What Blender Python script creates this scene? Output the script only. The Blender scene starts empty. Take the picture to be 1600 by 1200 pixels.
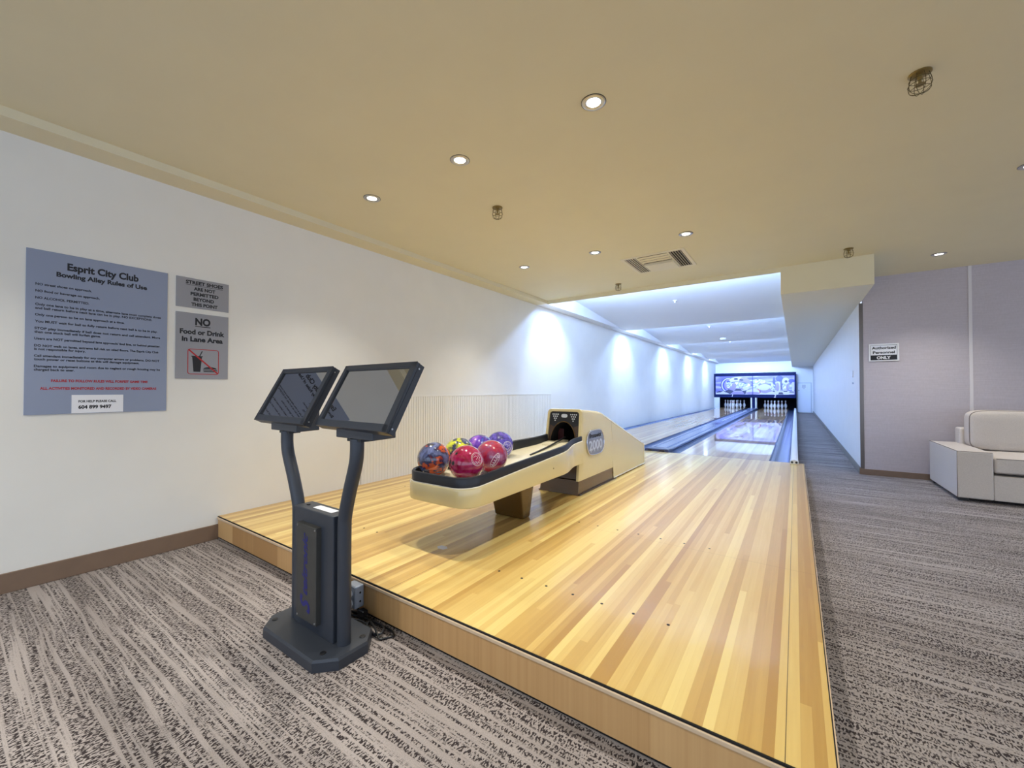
import bpy, bmesh, math, random
from mathutils import Vector, Matrix

random.seed(7)
scene = bpy.context.scene
COL = scene.collection

# ------------------------------------------------------------------ camera
cam_data = bpy.data.cameras.new('camera')
cam_data.sensor_width = 36.0
cam_data.lens = 36.0 * 635.0 / 1600.0
cam_data.clip_start = 0.05
cam_data.clip_end = 200.0
cam = bpy.data.objects.new('camera', cam_data)
COL.objects.link(cam)
cam.location = (0.0, 0.0, 1.06)
cam.rotation_euler = (math.radians(90) + math.atan(9.0 / 635.0), 0.0, math.atan(443.0 / 635.0))
scene.camera = cam

# ------------------------------------------------------------------ world, exposure
world = bpy.data.worlds.new('world')
scene.world = world
world.use_nodes = True
bg = world.node_tree.nodes['Background']
bg.inputs['Color'].default_value = (0.62, 0.76, 1.0, 1.0)
bg.inputs['Strength'].default_value = 1.6
vs = scene.view_settings
vs.view_transform = 'Standard'
vs.look = 'None'
vs.gamma = 1.0
vs.use_curve_mapping = False
vs.exposure = 0.45
scene.cycles.use_denoising = True
scene.cycles.max_bounces = 8
scene.cycles.diffuse_bounces = 5
scene.cycles.sample_clamp_indirect = 8.0

DOWNLIGHT_W = 56.0
DOWNLIGHT_COLOR = (1.0, 0.95, 0.86)
TUBE_L = 112.0
PANEL_FILL_W = 30.0
TUBE_COLOR = (0.36, 0.55, 1.0)
SCALLOP_SPOT_W = 62.0


# ------------------------------------------------------------------ helpers
def lin(c):
    c = c / 255.0
    return c / 12.92 if c <= 0.04045 else ((c + 0.055) / 1.055) ** 2.4


def rgb(r, g, b):
    return (lin(r), lin(g), lin(b), 1.0)


class NT:
    """small wrapper for building node trees"""
    def __init__(self, name):
        self.m = bpy.data.materials.new(name)
        self.m.use_nodes = True
        self.t = self.m.node_tree
        self.n = self.t.nodes
        self.bsdf = self.n['Principled BSDF']

    def node(self, kind, **kw):
        nd = self.n.new(kind)
        for k, v in kw.items():
            setattr(nd, k, v)
        return nd

    def link(self, a, b):
        self.t.links.new(a, b)

    def math(self, op, a, b=None, c=None, clamp=False):
        nd = self.n.new('ShaderNodeMath')
        nd.operation = op
        nd.use_clamp = clamp
        for i, v in enumerate((a, b, c)):
            if v is None:
                continue
            if isinstance(v, (int, float)):
                nd.inputs[i].default_value = v
            else:
                self.link(v, nd.inputs[i])
        return nd.outputs[0]

    def coords(self):
        tc = self.node('ShaderNodeTexCoord')
        return tc.outputs['Object']

    def xyz(self, vec):
        s = self.node('ShaderNodeSeparateXYZ')
        self.link(vec, s.inputs[0])
        return s.outputs

    def comb(self, x, y, z):
        c = self.node('ShaderNodeCombineXYZ')
        for i, v in enumerate((x, y, z)):
            if isinstance(v, (int, float)):
                c.inputs[i].default_value = v
            else:
                self.link(v, c.inputs[i])
        return c.outputs[0]

    def noise(self, vec, scale, detail=2.0, rough=0.5):
        nz = self.node('ShaderNodeTexNoise')
        nz.inputs['Scale'].default_value = scale
        nz.inputs['Detail'].default_value = detail
        nz.inputs['Roughness'].default_value = rough
        if vec is not None:
            self.link(vec, nz.inputs['Vector'])
        return nz.outputs['Fac']

    def scaled(self, vec, s):
        mp = self.node('ShaderNodeMapping')
        mp.inputs['Scale'].default_value = s
        self.link(vec, mp.inputs['Vector'])
        return mp.outputs[0]

    def ramp(self, fac, stops, interp='LINEAR'):
        r = self.node('ShaderNodeValToRGB')
        r.color_ramp.interpolation = interp
        els = r.color_ramp.elements
        els[0].position, els[0].color = stops[0]
        els[1].position, els[1].color = stops[-1]
        for p, c in stops[1:-1]:
            e = els.new(p)
            e.color = c
        self.link(fac, r.inputs[0])
        return r.outputs[0]

    def mix(self, fac, a, b, blend='MIX'):
        mx = self.node('ShaderNodeMix', data_type='RGBA', blend_type=blend)
        for v, s in ((fac, mx.inputs[0]), (a, mx.inputs[6]), (b, mx.inputs[7])):
            if isinstance(v, (int, float)):
                s.default_value = v
            elif isinstance(v, tuple):
                s.default_value = v
            else:
                self.link(v, s)
        return mx.outputs[2]

    def set(self, key, v):
        s = self.bsdf.inputs[key]
        if isinstance(v, (int, float, tuple)):
            s.default_value = v
        else:
            self.link(v, s)

    def bump(self, h, strength=0.2, dist=0.002):
        b = self.node('ShaderNodeBump')
        b.inputs['Strength'].default_value = strength
        b.inputs['Distance'].default_value = dist
        self.link(h, b.inputs['Height'])
        self.link(b.outputs[0], self.bsdf.inputs['Normal'])


def mat(name, color, rough=0.5, metal=0.0, coat=0.0, noise=0.0, nscale=30.0, bump=0.0, spec=0.5,
        emit=None, emit_strength=0.0):
    t = NT(name)
    t.set('Roughness', rough)
    t.set('Metallic', metal)
    t.set('Coat Weight', coat)
    t.set('Coat Roughness', 0.05)
    t.set('Specular IOR Level', spec)
    if noise > 0 or bump > 0:
        f = t.noise(t.coords(), nscale, 3.0)
        a = tuple(max(0.0, c * (1 - noise)) for c in color[:3]) + (1.0,)
        b = tuple(min(1.0, c * (1 + noise)) for c in color[:3]) + (1.0,)
        t.set('Base Color', t.ramp(f, [(0.3, a), (0.7, b)]))
        if bump > 0:
            t.bump(f, bump)
    else:
        t.set('Base Color', color)
    if emit:
        t.set('Emission Color', emit)
        t.set('Emission Strength', emit_strength)
    return t.m


class MB:
    """collects geometry for one mesh"""
    def __init__(self):
        self.v = []
        self.f = []
        self.mi = []
        self.cur = 0
        self.xf = None

    def add(self, verts, faces):
        o = len(self.v)
        for p in verts:
            p = Vector(p)
            if self.xf is not None:
                p = self.xf @ p
            self.v.append(tuple(p))
        for f in faces:
            self.f.append(tuple(i + o for i in f))
            self.mi.append(self.cur)
        return self

    def box(self, x0, x1, y0, y1, z0, z1):
        vs_ = [(x0, y0, z0), (x1, y0, z0), (x1, y1, z0), (x0, y1, z0), (x0, y0, z1), (x1, y0, z1), (x1, y1, z1), (x0, y1, z1)]
        return self.hexa(vs_)

    def hexa(self, vs_):
        return self.add(vs_, [(3, 2, 1, 0), (4, 5, 6, 7), (0, 1, 5, 4), (1, 2, 6, 5), (2, 3, 7, 6), (3, 0, 4, 7)])

    def prism(self, poly, fn0, fn1):
        """poly list of 2D points; fn0/fn1 map (a,b) to the two caps"""
        n = len(poly)
        vs_ = [fn0(*p) for p in poly] + [fn1(*p) for p in poly]
        fs = [tuple(range(n - 1, -1, -1)), tuple(range(n, 2 * n))]
        for i in range(n):
            j = (i + 1) % n
            fs.append((i, j, n + j, n + i))
        return self.add(vs_, fs)

    def loft(self, rings, closed=True, cap0=False, cap1=False):
        n = len(rings[0])
        vs_ = [p for r in rings for p in r]
        fs = []
        for k in range(len(rings) - 1):
            for i in range(n if closed else n - 1):
                j = (i + 1) % n
                fs.append((k * n + i, k * n + j, (k + 1) * n + j, (k + 1) * n + i))
        if cap0:
            fs.append(tuple(range(n - 1, -1, -1)))
        if cap1:
            b = (len(rings) - 1) * n
            fs.append(tuple(range(b, b + n)))
        return self.add(vs_, fs)

    def lathe(self, prof, c=(0, 0, 0), seg=24, cap0=True, cap1=True, axis='Z'):
        rings = []
        for r, z in prof:
            ring = []
            for i in range(seg):
                a = 2 * math.pi * i / seg
                p = (r * math.cos(a), r * math.sin(a), z)
                if axis == 'Y':
                    p = (p[0], p[2], -p[1])
                elif axis == 'X':
                    p = (p[2], p[0], p[1])
                ring.append((p[0] + c[0], p[1] + c[1], p[2] + c[2]))
            rings.append(ring)
        return self.loft(rings, True, cap0, cap1)

    def tube(self, pts, r, seg=10, closed=False, caps=True):
        pts = [Vector(p) for p in pts]
        n = len(pts)
        rad = r if isinstance(r, (list, tuple)) else [r] * n
        rings = []
        prev = None
        for i, p in enumerate(pts):
            if closed:
                t = pts[(i + 1) % n] - pts[i - 1]
            else:
                t = pts[min(i + 1, n - 1)] - pts[max(i - 1, 0)]
            t.normalize()
            if prev is None:
                ref = Vector((0, 0, 1)) if abs(t.z) < 0.9 else Vector((1, 0, 0))
                u = t.cross(ref).normalized()
            else:
                u = (prev - t * prev.dot(t)).normalized()
            prev = u
            w = t.cross(u)
            rings.append([tuple(p + (u * math.cos(2 * math.pi * k / seg) + w * math.sin(2 * math.pi * k / seg)) * rad[i]) for k in range(seg)])
        if closed:
            rings.append(rings[0])
            return self.loft(rings, True)
        return self.loft(rings, True, caps, caps)

    def sphere(self, c, r, seg=32, rings=20):
        prof = []
        for i in range(1, rings):
            a = math.pi * i / rings
            prof.append((r * math.sin(a), -r * math.cos(a)))
        rs = []
        for pr, pz in prof:
            rs.append([(c[0] + pr * math.cos(2 * math.pi * k / seg), c[1] + pr * math.sin(2 * math.pi * k / seg), c[2] + pz) for k in range(seg)])
        o = len(self.v)
        self.loft(rs, True)
        n = len(self.v)
        self.add([(c[0], c[1], c[2] - r), (c[0], c[1], c[2] + r)], [])
        last = o + (rings - 2) * seg
        for k in range(seg):
            j = (k + 1) % seg
            self.f.append((n, o + j, o + k)); self.mi.append(self.cur)
            self.f.append((n + 1, last + k, last + j)); self.mi.append(self.cur)
        return self

    def mesh_from(self, me, M):
        o = len(self.v)
        self.v += [tuple(M @ v.co) for v in me.vertices]
        for p in me.polygons:
            self.f.append(tuple(i + o for i in p.vertices))
            self.mi.append(self.cur)
        return self

    def build(self, name, mats, parent=None, smooth=None, bevel=0.0, segs=2, subsurf=0):
        """links one mesh object. World coordinates in, local to the thing's base inside."""
        if not isinstance(mats, (list, tuple)):
            mats = [mats]
        if parent is not None:
            org = Vector(parent['_org'])
        else:
            xs = [p[0] for p in self.v]; ys = [p[1] for p in self.v]; zs = [p[2] for p in self.v]
            org = Vector(((min(xs) + max(xs)) / 2, (min(ys) + max(ys)) / 2, min(zs)))
        me = bpy.data.meshes.new(name)
        me.from_pydata([tuple(Vector(p) - org) for p in self.v], [], self.f)
        for m in mats:
            me.materials.append(m)
        me.polygons.foreach_set('material_index', self.mi)
        bm = bmesh.new()
        bm.from_mesh(me)
        bmesh.ops.remove_doubles(bm, verts=bm.verts, dist=1e-6)
        bmesh.ops.recalc_face_normals(bm, faces=bm.faces)
        bm.to_mesh(me)
        bm.free()
        if smooth is not None:
            me.polygons.foreach_set('use_smooth', [True] * len(me.polygons))
            me.set_sharp_from_angle(angle=math.radians(smooth))
        me.update()
        ob = bpy.data.objects.new(name, me)
        COL.objects.link(ob)
        ob['_org'] = tuple(org)
        if parent is not None:
            ob.parent = parent
        else:
            ob.location = org
        if bevel > 0:
            b = ob.modifiers.new('bevel', 'BEVEL')
            b.width = bevel
            b.segments = segs
            b.limit_method = 'ANGLE'
            b.angle_limit = math.radians(35)
            b.harden_normals = False
        if subsurf:
            s = ob.modifiers.new('subdivision', 'SUBSURF')
            s.levels = s.render_levels = subsurf
        return ob


def tag(o, label, cat, group=None, kind=None):
    o['label'] = label
    o['category'] = cat
    if group:
        o['group'] = group
    if kind:
        o['kind'] = kind
    return o


def struct(o, label=None):
    o['kind'] = 'structure'
    if label:
        o['label'] = label
    return o


def root(name, loc, label, cat, group=None):
    o = bpy.data.objects.new(name, None)
    COL.objects.link(o)
    o.location = loc
    o.empty_display_size = 0.1
    o['_org'] = tuple(loc)
    return tag(o, label, cat, group)


def text_mesh(body, size=1.0, bold=0.0, shear=0.0, align='LEFT'):
    cu = bpy.data.curves.new('text', 'FONT')
    cu.body = body
    cu.size = size
    cu.offset = bold
    cu.shear = shear
    cu.align_x = align
    cu.resolution_u = 3
    cu.fill_mode = 'FRONT'
    ob = bpy.data.objects.new('text', cu)
    COL.objects.link(ob)
    dg = bpy.context.evaluated_depsgraph_get()
    dg.update()
    me = bpy.data.meshes.new_from_object(ob.evaluated_get(dg))
    bpy.data.objects.remove(ob)
    bpy.data.curves.remove(cu)
    return me


def add_text(mb, body, frame, x0, x1, base, cap, bold=0.018, shear=0.0):
    """one line of lettering: from x0 to x1 along frame's X, on baseline `base`, capital height `cap`"""
    me = text_mesh(body, 1.0, bold, shear)
    xs = [v.co.x for v in me.vertices]
    sx = (x1 - x0) / (max(xs) - min(xs))
    sy = cap / 0.729
    M = frame @ Matrix.Translation((x0 - min(xs) * sx, base, 0)) @ Matrix.Diagonal((sx, sy, 1, 1))
    mb.mesh_from(me, M)
    bpy.data.meshes.remove(me)


def frame_of(o, ex, ey):
    ex = Vector(ex).normalized(); ey = Vector(ey).normalized(); ez = ex.cross(ey)
    M = Matrix((ex, ey, ez)).transposed().to_4x4()
    M.translation = Vector(o)
    return M


def spline(pts, n=10, closed=False):
    P = [Vector(p) for p in pts]
    out = []
    N = len(P)
    rng = range(N if closed else N - 1)
    for i in rng:
        if closed:
            p0, p1, p2, p3 = P[i - 1], P[i], P[(i + 1) % N], P[(i + 2) % N]
        else:
            p0, p1, p2, p3 = P[max(i - 1, 0)], P[i], P[i + 1], P[min(i + 2, N - 1)]
        for k in range(n):
            t = k / n
            out.append(0.5 * ((2 * p1) + (p2 - p0) * t + (2 * p0 - 5 * p1 + 4 * p2 - p3) * t * t + (3 * p1 - p0 - 3 * p2 + p3) * t ** 3))
    if not closed:
        out.append(P[-1])
    return out


# ------------------------------------------------------------------ materials
def make_carpet():
    t = NT('carpet')
    co = t.coords()
    x, y, z = t.xyz(co)
    warp = t.noise(t.scaled(co, (1.3, 1.3, 1)), 1.0, 2.0)
    yw = t.math('ADD', y, t.math('MULTIPLY', warp, 0.025))
    bands = t.noise(t.comb(t.math('MULTIPLY', x, 1.3), t.math('MULTIPLY', yw, 62.0), 0.0), 1.0, 2.5, 0.62)
    tone = t.noise(t.comb(t.math('MULTIPLY', x, 0.9), t.math('MULTIPLY', yw, 7.0), 3.7), 1.0, 2.0)
    # yarn tufts: short dark ticks
    ix = t.math('FLOOR', t.math('MULTIPLY', x, 125.0))
    iy = t.math('FLOOR', t.math('MULTIPLY', y, 150.0))
    wn = t.node('ShaderNodeTexWhiteNoise', noise_dimensions='2D')
    t.link(t.comb(ix, iy, 0.0), wn.inputs['Vector'])
    ticks = t.noise(t.scaled(co, (165.0, 85.0, 1.0)), 1.0, 1.0)
    band_m = t.ramp(bands, [(0.43, (0, 0, 0, 1)), (0.51, (1, 1, 1, 1))])
    tick_m = t.ramp(ticks, [(0.48, (0, 0, 0, 1)), (0.53, (1, 1, 1, 1))])
    dark = t.math('MULTIPLY', band_m, tick_m)
    fine = t.noise(t.scaled(co, (260.0, 260.0, 1.0)), 1.0, 2.0)
    base = t.ramp(tone, [(0.3, rgb(150, 142, 139)), (0.7, rgb(174, 166, 163))])
    base = t.mix(0.6, base, t.ramp(fine, [(0.3, (0.62, 0.62, 0.62, 1)), (0.7, (1.0, 1.0, 1.0, 1))]), 'MULTIPLY')
    c = t.mix(dark, base, rgb(58, 52, 53))
    t.set('Base Color', c)
    t.set('Roughness', 0.95)
    t.set('Specular IOR Level', 0.1)
    t.bump(t.math('SUBTRACT', fine, t.math('MULTIPLY', dark, 0.8)), 0.5, 0.004)
    return t.m


def make_boards(name, light, mid, dark, rough, coat, along='Y', seams=True, bw=0.0269, seg=1.6, grain=0.25, coat_rough=0.05):
    t = NT(name)
    co = t.node('ShaderNodeNewGeometry').outputs['Position']
    x, y, z = t.xyz(co)
    u = t.math('DIVIDE', t.math('ADD', x, 5.0), bw)
    ix = t.math('FLOOR', u)
    wa = t.node('ShaderNodeTexWhiteNoise', noise_dimensions='1D')
    t.link(ix, wa.inputs['W'])
    off = t.math('MULTIPLY', wa.outputs['Value'], 7.0)
    iy = t.math('FLOOR', t.math('DIVIDE', t.math('ADD', y, off), seg))
    wb = t.node('ShaderNodeTexWhiteNoise', noise_dimensions='2D')
    t.link(t.comb(ix, iy, 0.0), wb.inputs['Vector'])
    ipair = t.math('FLOOR', t.math('DIVIDE', u, 2.0))
    wc = t.node('ShaderNodeTexWhiteNoise', noise_dimensions='1D')
    t.link(t.math('ADD', ipair, 0.37), wc.inputs['W'])
    v = t.math('ADD', t.math('MULTIPLY', wc.outputs['Value'], 0.62), t.math('MULTIPLY', wb.outputs['Value'], 0.38))
    g = t.noise(t.comb(t.math('MULTIPLY', x, 70.0), t.math('MULTIPLY', y, 3.0), ix), 1.0, 3.0)
    v2 = t.math('ADD', v, t.math('MULTIPLY', t.math('SUBTRACT', g, 0.5), grain))
    c = t.ramp(v2, [(0.12, dark), (0.5, mid), (0.85, light)])
    fu = t.math('FRACT', u)
    edge = t.math('LESS_THAN', t.math('MINIMUM', fu, t.math('SUBTRACT', 1.0, fu)), 0.012)
    c = t.mix(t.math('MULTIPLY', edge, 0.25), c, dark)
    if seams:
        def line(axis, pos, w):
            return t.math('LESS_THAN', t.math('ABSOLUTE', t.math('SUBTRACT', axis, pos)), w)
        s = t.math('MAXIMUM', line(x, -1.515, 0.0012), line(x, -0.028, 0.0012))
        s2 = t.math('MULTIPLY', line(y, 2.475, 0.001), 0.5)
        s = t.math('MAXIMUM', s, s2)
        c = t.mix(t.math('MULTIPLY', s, 0.8), c, rgb(70, 45, 20))
    t.set('Base Color', c)
    t.set('Roughness', rough)
    t.set('Coat Weight', coat)
    t.set('Coat Roughness', coat_rough)
    return t.m


def make_fabric_wall():
    t = NT('woven_wallcovering')
    co = t.node('ShaderNodeNewGeometry').outputs['Position']
    f = t.noise(t.scaled(co, (6.0, 1.0, 160.0)), 1.0, 2.0)
    g = t.noise(t.scaled(co, (90.0, 1.0, 30.0)), 1.0, 2.0)
    f = t.math('ADD', t.math('MULTIPLY', f, 0.6), t.math('MULTIPLY', g, 0.4))
    t.set('Base Color', t.ramp(f, [(0.3, rgb(181, 174, 180)), (0.7, rgb(193, 186, 193))]))
    t.set('Roughness', 0.85)
    t.bump(f, 0.15)
    return t.m


def make_ball(name, cols, scale, thr=(0.42, 0.5, 0.58), warp=1.6, rough=0.08):
    t = NT(name)
    co = t.coords()
    w = t.node('ShaderNodeTexNoise')
    w.inputs['Scale'].default_value = scale * 0.7
    t.link(co, w.inputs['Vector'])
    mixv = t.node('ShaderNodeVectorMath', operation='MULTIPLY_ADD')
    t.link(w.outputs['Color'], mixv.inputs[0])
    mixv.inputs[1].default_value = (warp / scale,) * 3
    t.link(co, mixv.inputs[2])
    f = t.noise(mixv.outputs[0], scale, 5.0, 0.65)
    stops = [(0.30, cols[0])] + [(p, c) for p, c in zip(thr, cols[1:])]
    t.set('Base Color', t.ramp(f, stops))
    t.set('Roughness', rough)
    t.set('Coat Weight', 0.6)
    t.set('Coat Roughness', 0.03)
    return t.m


M = {}
M['carpet'] = make_carpet()
M['approach'] = make_boards('maple_approach_boards', rgb(236, 211, 134), rgb(214, 178, 103), rgb(186, 145, 77), 0.32, 0.4, seg=3.2, coat_rough=0.13)
M['lane'] = make_boards('lane_boards', rgb(222, 186, 120), rgb(198, 152, 86), rgb(166, 120, 60), 0.38, 0.9, coat_rough=0.02, seams=False)
M['riser'] = make_boards('riser_plywood', rgb(205, 165, 112), rgb(190, 148, 96), rgb(170, 128, 78), 0.5, 0.1, seams=False, bw=0.31, seg=9.0, grain=0.5)
M['white_wall'] = mat('white_wall_paint', rgb(228, 227, 221), 0.6, noise=0.015, nscale=4)
M['lane_wall'] = mat('lane_wall_paint', rgb(228, 230, 232), 0.45, noise=0.015, nscale=4)
M['ceiling'] = mat('cream_ceiling_paint', rgb(222, 214, 184), 0.75, noise=0.012, nscale=3)
M['lane_ceiling'] = mat('lane_ceiling_paint', rgb(222, 226, 230), 0.75)
M['bulkhead'] = mat('bulkhead_paint', rgb(222, 222, 212), 0.75)
M['fabric_wall'] = make_fabric_wall()
M['seam_strip'] = mat('pale_seam_strip', rgb(216, 211, 213), 0.5)
M['bronze'] = mat('bronze_corner_metal', (0.16, 0.14, 0.13, 1), 0.28, 0.9)
M['brown_base'] = mat('brown_vinyl_baseboard', rgb(122, 100, 82), 0.55, noise=0.04, nscale=12)
M['grey_base'] = mat('grey_baseboard', rgb(120, 116, 110), 0.55)
M['chrome'] = mat('chrome', (0.75, 0.75, 0.77, 1), 0.15, 1.0)
M['steel'] = mat('brushed_steel', (0.55, 0.55, 0.56, 1), 0.35, 1.0)
M['dark_wire'] = mat('bronze_wire', rgb(96, 84, 52), 0.4, 0.8)
M['black_metal'] = mat('charcoal_powder_coat', rgb(48, 53, 62), 0.42, noise=0.05, nscale=200)
M['black'] = mat('black_plastic', rgb(22, 23, 26), 0.35)
M['black_rubber'] = mat('black_rubber', rgb(30, 33, 40), 0.4)
M['dark_gap_and_shade'] = mat('dark_gap_and_shade', rgb(14, 13, 13), 0.8)
M['cream'] = mat('cream_laminate', rgb(216, 200, 148), 0.22, coat=0.5)
M['cream_floor'] = mat('cream_rack_liner', rgb(228, 220, 190), 0.3, coat=0.3)
M['cream_edge'] = mat('pale_edge_trim', rgb(236, 230, 208), 0.3)
M['brown'] = mat('brown_laminate', rgb(86, 60, 22), 0.25, coat=0.4)
M['brown_dark'] = mat('dark_brown_panel', rgb(66, 46, 28), 0.3, coat=0.4)
M['maroon'] = mat('maroon_curtain', rgb(70, 26, 30), 0.5)
M['emblem'] = mat('pale_emblem', rgb(205, 210, 215), 0.4)
M['silver'] = mat('silver_badge', (0.34, 0.35, 0.40, 1), 0.3, 0.8)
M['silver_light'] = mat('pale_silver_lettering', rgb(215, 220, 230), 0.3, 0.3)
M['sign_grey'] = mat('grey_sign_plastic', rgb(138, 148, 172), 0.35)
M['sign_grey_plain'] = mat('grey_sign_plastic_plain', rgb(146, 147, 153), 0.4)
M['ink'] = mat('black_ink', rgb(22, 24, 32), 0.6)
M['red_ink'] = mat('red_ink', rgb(170, 32, 38), 0.6)
M['paper'] = mat('painted_light_white', rgb(232, 234, 240), 0.7)
M['white'] = mat('white_plastic', rgb(232, 233, 235), 0.35)
M['pin'] = mat('pin_white', rgb(238, 238, 240), 0.15, coat=0.5)
M['red'] = mat('pin_red', rgb(190, 50, 50), 0.25)
M['gutter'] = mat('blue_grey_gutter', rgb(96, 112, 146), 0.16, 0.25)
M['capping'] = mat('lane_capping_plastic', rgb(108, 122, 158), 0.22, 0.15)
M['capping_dark'] = mat('dark_blue_plastic', rgb(52, 60, 92), 0.3)
M['mask_blue'] = mat('navy_masking_frame', rgb(10, 24, 74), 0.6, spec=0.15)
M['pit'] = mat('pit_black', rgb(5, 5, 9), 1.0, spec=0.05)
M['blue_ink'] = mat('blue_foil', rgb(20, 28, 120), 0.3, 0.3)
M['screen'] = mat('glossy_screen', rgb(34, 34, 34), 0.02, 0.0, spec=1.0)
M['screen'].node_tree.nodes['Principled BSDF'].inputs['IOR'].default_value = 2.9
M['sofa'] = mat('oatmeal_upholstery', rgb(203, 194, 186), 0.9, noise=0.06, nscale=150, bump=0.2)
M['piping'] = mat('brown_grey_piping', rgb(120, 110, 104), 0.8)
M['dark_foot'] = mat('dark_foot', rgb(25, 22, 20), 0.6)
M['outlet'] = mat('grey_metal_box', rgb(150, 160, 176), 0.35, 0.3)
M['door'] = mat('white_door_paint', rgb(225, 230, 240), 0.4)
M['lens'] = mat('lit_lens', (1, 1, 1, 1), 0.4, emit=(1.0, 0.98, 0.95, 1), emit_strength=9.0)
M['tube'] = mat('fluorescent_tube', (1, 1, 1, 1), 0.4, emit=TUBE_COLOR + (1,), emit_strength=TUBE_L)
M['vent_white'] = mat('cream_vent_paint', rgb(222, 214, 190), 0.5)
M['vent_dark'] = mat('vent_interior', rgb(48, 46, 44), 0.8)
M['brass'] = mat('dull_brass', rgb(150, 130, 80), 0.35, 0.7)
M['logo_white'] = mat('white_engraving', rgb(235, 225, 230), 0.4)

# ------------------------------------------------------------------ constants of the room (metres)
XL = -3.39            # left wall
DECK = 0.16           # top of the raised approach
CEIL = 2.464
LEDGE = 2.415
FRONT = 1.186         # front edge of the approach
FOUL = 6.08
SIDE = 0.079          # right edge of the approach
BEAM = 5.56
BULK = 2.152
ENDY = 23.3
AISLE = 0.665
FABY = 6.72
CX = -1.683           # axis of the ball return
HX = -1.706           # axis of its hood


# ------------------------------------------------------------------ room shell
def build_room():
    struct(MB().box(XL - 0.1, 7.0, -4.0, ENDY + 0.1, -0.1, 0.0).build('floor', M['carpet']), 'grey patterned carpet')
    struct(MB().box(XL - 0.1, XL, -4.0, ENDY + 1.3, 0.0, 2.85).build('wall_left', M['white_wall']), 'long white side wall')
    c = MB().box(XL, 7.0, -4.0, BEAM, CEIL, CEIL + 0.1)
    c.box(0.676, 7.0, BEAM, FABY + 0.1, CEIL, CEIL + 0.1)
    struct(c.build('ceiling', M['ceiling']), 'cream ceiling with downlights')
    struct(MB().box(XL, -3.2, -4.0, BEAM + 0.0, LEDGE, CEIL).build('trim_1', M['ceiling']), 'cream ledge along the top of the left wall')
    struct(MB().box(XL, -3.2, BEAM, ENDY, LEDGE, 2.75).build('trim_2', M['lane_wall']), 'white ledge above the lane wall')
    struct(MB().box(-3.2, -0.13, BEAM, BEAM + 0.035, 2.41, 2.75).build('trim_3', M['ceiling']), 'cream beam across the lane opening')
    b = MB()
    b.cur = 0
    b.box(-0.13, 0.676, BEAM + 0.01, ENDY, BULK, 2.75)
    b.cur = 1
    b.box(-0.13, 0.676, BEAM, BEAM + 0.01, BULK, 2.75)
    struct(b.build('trim_4', [M['bulkhead'], M['ceiling']]), 'boxed bulkhead above the aisle')
    # lane ceiling: slab, risers and the row of sloping panels
    struct(MB().box(XL, -0.13, BEAM, ENDY, 2.75, 2.8).build('ceiling.001', M['lane_ceiling']), 'white slab above the lane panels')
    backs = [BEAM + 0.04, 9.15, 12.80, 16.38, 20.0, ENDY]
    for i in range(5):
        y0, y1 = backs[i], backs[i + 1]
        p = MB()
        p.hexa([(-3.2, y0, 2.715), (-0.13, y0, 2.715), (-0.13, y1, 2.418), (-3.2, y1, 2.418),
                (-3.2, y0, 2.745), (-0.13, y0, 2.745), (-0.13, y1, 2.448), (-3.2, y1, 2.448)])
        struct(p.build('ceiling', M['lane_ceiling']), 'sloping white ceiling panel over the lanes')
        if i:
            struct(MB().box(-3.2, -0.13, y0 - 0.02, y0, 2.449, 2.75).build('trim_5', M['lane_ceiling']), 'white riser between ceiling panels')
    # far end
    e = MB().box(XL, 0.03, ENDY, ENDY + 0.08, 1.80, 2.75)
    e.box(0.03, 0.78, ENDY, ENDY + 0.08, 0.0, 2.2)
    struct(e.build('wall_end', M['lane_wall']), 'white end wall')
    p = MB().box(XL, 0.03, ENDY + 1.1, ENDY + 1.15, 0.0, 1.85)
    p.box(XL, 0.03, ENDY, ENDY + 1.15, 1.85, 1.9)
    p.box(0.0, 0.03, 22.80, ENDY + 1.15, 0.0, 1.8)
    struct(p.build('wall_pit', M['pit']), 'black inside of the pin pit')
    # aisle wall and the woven wall facing the room
    struct(MB().box(AISLE, AISLE + 0.1, FABY + 0.02, ENDY, 0.0, BULK).build('wall_aisle', M['lane_wall']), 'white aisle wall')
    struct(MB().box(0.703, 7.0, FABY, FABY + 0.1, 0.0, CEIL).build('wall_right', M['fabric_wall']), 'mauve grey woven wall')
    struct(MB().box(1.612, 1.640, FABY - 0.006, FABY, 0.071, CEIL).build('trim_6', M['seam_strip']), 'pale vertical seam strip')
    tr = MB().box(AISLE, 0.703, FABY - 0.004, FABY + 0.02, 0.0, BULK)
    struct(tr.build('trim_7', M['bronze'], bevel=0.003), 'metal corner trim')
    # baseboards
    struct(MB().box(XL, XL + 0.012, -4.0, FRONT + 0.006, 0.0, 0.104).build('baseboard_left', M['brown_base'], bevel=0.003), 'brown baseboard')
    struct(MB().box(AISLE - 0.012, AISLE, FABY - 0.01, ENDY, 0.0, 0.085).build('baseboard_aisle', M['grey_base'], bevel=0.003), 'grey baseboard of the aisle')
    struct(MB().box(AISLE - 0.012, 7.0, FABY - 0.016, FABY - 0.004, 0.0, 0.071).build('baseboard_right', M['brown_base'], bevel=0.003), 'brown baseboard of the woven wall')
    # ribbed panel on the lower left wall beside the approach
    w = MB()
    y = 2.35
    while y < 6.0:
        w.box(XL, XL + 0.007, y, y + 0.026, DECK, 0.985)
        y += 0.034
    w.box(XL, XL + 0.004, 2.35, 6.02, DECK, 0.985)
    w.box(XL, XL + 0.012, 2.35, 6.02, 0.985, 0.998)
    struct(w.build('trim_8', M['white_wall']), 'ribbed white wall panel beside the approach')


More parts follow.
